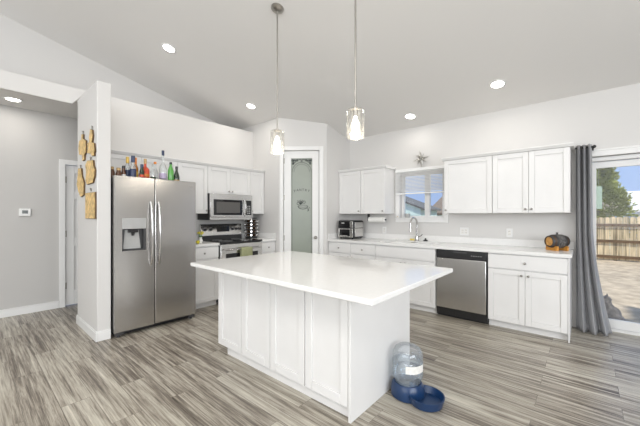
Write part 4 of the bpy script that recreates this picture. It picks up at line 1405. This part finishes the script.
def tree(x, y, base, H, R, label, seed):
    rnd = random.Random(seed)
    t = thing('juniper_tree', (x, y, base), label, 'tree')
    mb = MB()
    mb.tube([(x, y, base), (x + 0.05, y, base + H * 0.4), (x - 0.03, y, base + H * 0.9)], [0.16, 0.11, 0.03], 8)
    mb.build('trunk', 'bark', t)
    mb = MB()
    blobs = []
    for i in range(46):
        f = rnd.random()
        zz = base + H * (0.22 + 0.76 * f)
        rr = R * (1.05 - 0.85 * f) * (0.4 + 0.6 * rnd.random())
        a = rnd.random() * 2 * pi
        blobs.append((x + rr * cos(a), y + rr * sin(a), zz, 0.22 + 0.26 * (1 - f)))
    vs, fs = [], []
    for bx_, by_, bz, br_ in blobs:
        for k in range(110):
            d = Vector((rnd.gauss(0, 1), rnd.gauss(0, 1), rnd.gauss(0, 0.7))).normalized()
            p = Vector((bx_, by_, bz)) + d * br_ * (0.4 + 0.7 * rnd.random())
            ax_ = (d + Vector((rnd.uniform(-.6, .6), rnd.uniform(-.6, .6), 0.35))).normalized()
            sd = ax_.cross(Vector((rnd.random(), rnd.random(), rnd.random()))).normalized() * 0.028
            up_ = ax_.cross(sd).normalized() * 0.014
            L_ = 0.10 + 0.10 * rnd.random()
            b = len(vs)
            vs += [p - ax_ * L_ * 0.4, p + sd, p + up_, p - sd, p + ax_ * L_ * 0.6]
            fs += [(b, b + 1, b + 2), (b, b + 2, b + 3), (b, b + 3, b + 1), (b + 4, b + 2, b + 1), (b + 4, b + 3, b + 2), (b + 4, b + 1, b + 3)]
    mb._add(vs, fs)
    mb.build('foliage', 'leaf', t, smooth=False)


tree(5.05, 11.0, -0.12, 3.35, 1.15, 'green juniper tree standing behind the wooden fence', 3)

def house(name, label, loc, wallm, roofm, build):
    t = thing(name, loc, label, 'house')
    build(t, wallm, roofm)
    return t
def hA(t, wm, rm):
    # gable end faces the kitchen window
    ex0, ex1, rx, ez, rz, y0, y1 = -7.4, -1.55, -4.5, 1.66, 2.80, 10.2, 12.4
    mb = MB(); mb.prism([(ex0, -0.12), (ex1, -0.12), (ex1, ez), (rx, rz), (ex0, ez)], lambda a, b, h: (a, h, b), y0, y1)
    mb.build('walls', wm, t)
    mb = MB()
    mb.prism([(ex0 - 0.2, ez - 0.07), (rx, rz + 0.01), (ex1 + 0.2, ez - 0.07), (ex1 + 0.2, ez + 0.02), (rx, rz + 0.10), (ex0 - 0.2, ez + 0.02)], lambda a, b, h: (a, h, b), y0 - 0.10, y1 + 0.1)
    mb.build('roof', rm, t)
house('neighbour_house', 'pale teal neighbour house with grey gable roof seen through the left window pane', (-4.9, 15, -0.12), 'teal', 'roofgrey', hA)
def hB(t, wm, rm):
    mb = MB(); mb.box(-2.2, 5.6, 13.5, 18.5, -0.12, 1.42); mb.build('walls', wm, t)
    mb = MB(); mb.prism([(13.15, 1.36), (16, 2.50), (18.85, 1.36), (18.85, 1.48), (16, 2.62), (13.15, 1.48)], lambda a, b, h: (h, a, b), -2.5, 5.9)
    mb.build('roof', rm, t)
    mb = MB(); mb.prism([(13.5, 1.4205), (18.5, 1.4205), (16, 2.42)], lambda a, b, h: (h, a, b), -2.2, -2.1); mb.build('gable', wm, t)
house('neighbour_house', 'neighbour house with brown roof seen through the right window pane', (3.5, 17, -0.12), 'teal', 'roofbrown', hB)
def hC(t, wm, rm):
    mb = MB(); mb.box(7.3, 13.0, 24.0, 30.0, -0.12, 1.62); mb.build('walls', wm, t)
    mb = MB(); mb.prism([(23.6, 1.55), (27, 2.95), (30.4, 1.55), (30.4, 1.70), (27, 3.10), (23.6, 1.70)], lambda a, b, h: (h, a, b), 6.9, 13.4)
    mb.build('roof', rm, t)
house('neighbour_house', 'white neighbour house with pale roof beyond the fence behind the glass door', (10, 27, -0.12), 'housewhite', 'housewhite', hC)

# translucent pale green sheet hanging outside the glass
hg = thing('acrylic_suncatcher', (4.805, 0.19, 1.40), 'pale green translucent panel hanging outside the glass door by the curtain', 'suncatcher')
mb = MB(); mb.box(4.775, 4.838, 0.186, 0.190, 1.39, 1.655); mb.build('panel', 'decal', hg)
mb = MB(); mb.tube([(4.805, 0.188, 1.65), (4.805, 0.188, 1.93)], 0.0012, 6); mb.build('cord', 'greyplastic', hg)
mb = MB(); mb.box(4.795, 4.815, 0.1395, 0.195, 1.925, 1.94); mb.build('hook', 'nickel', hg)
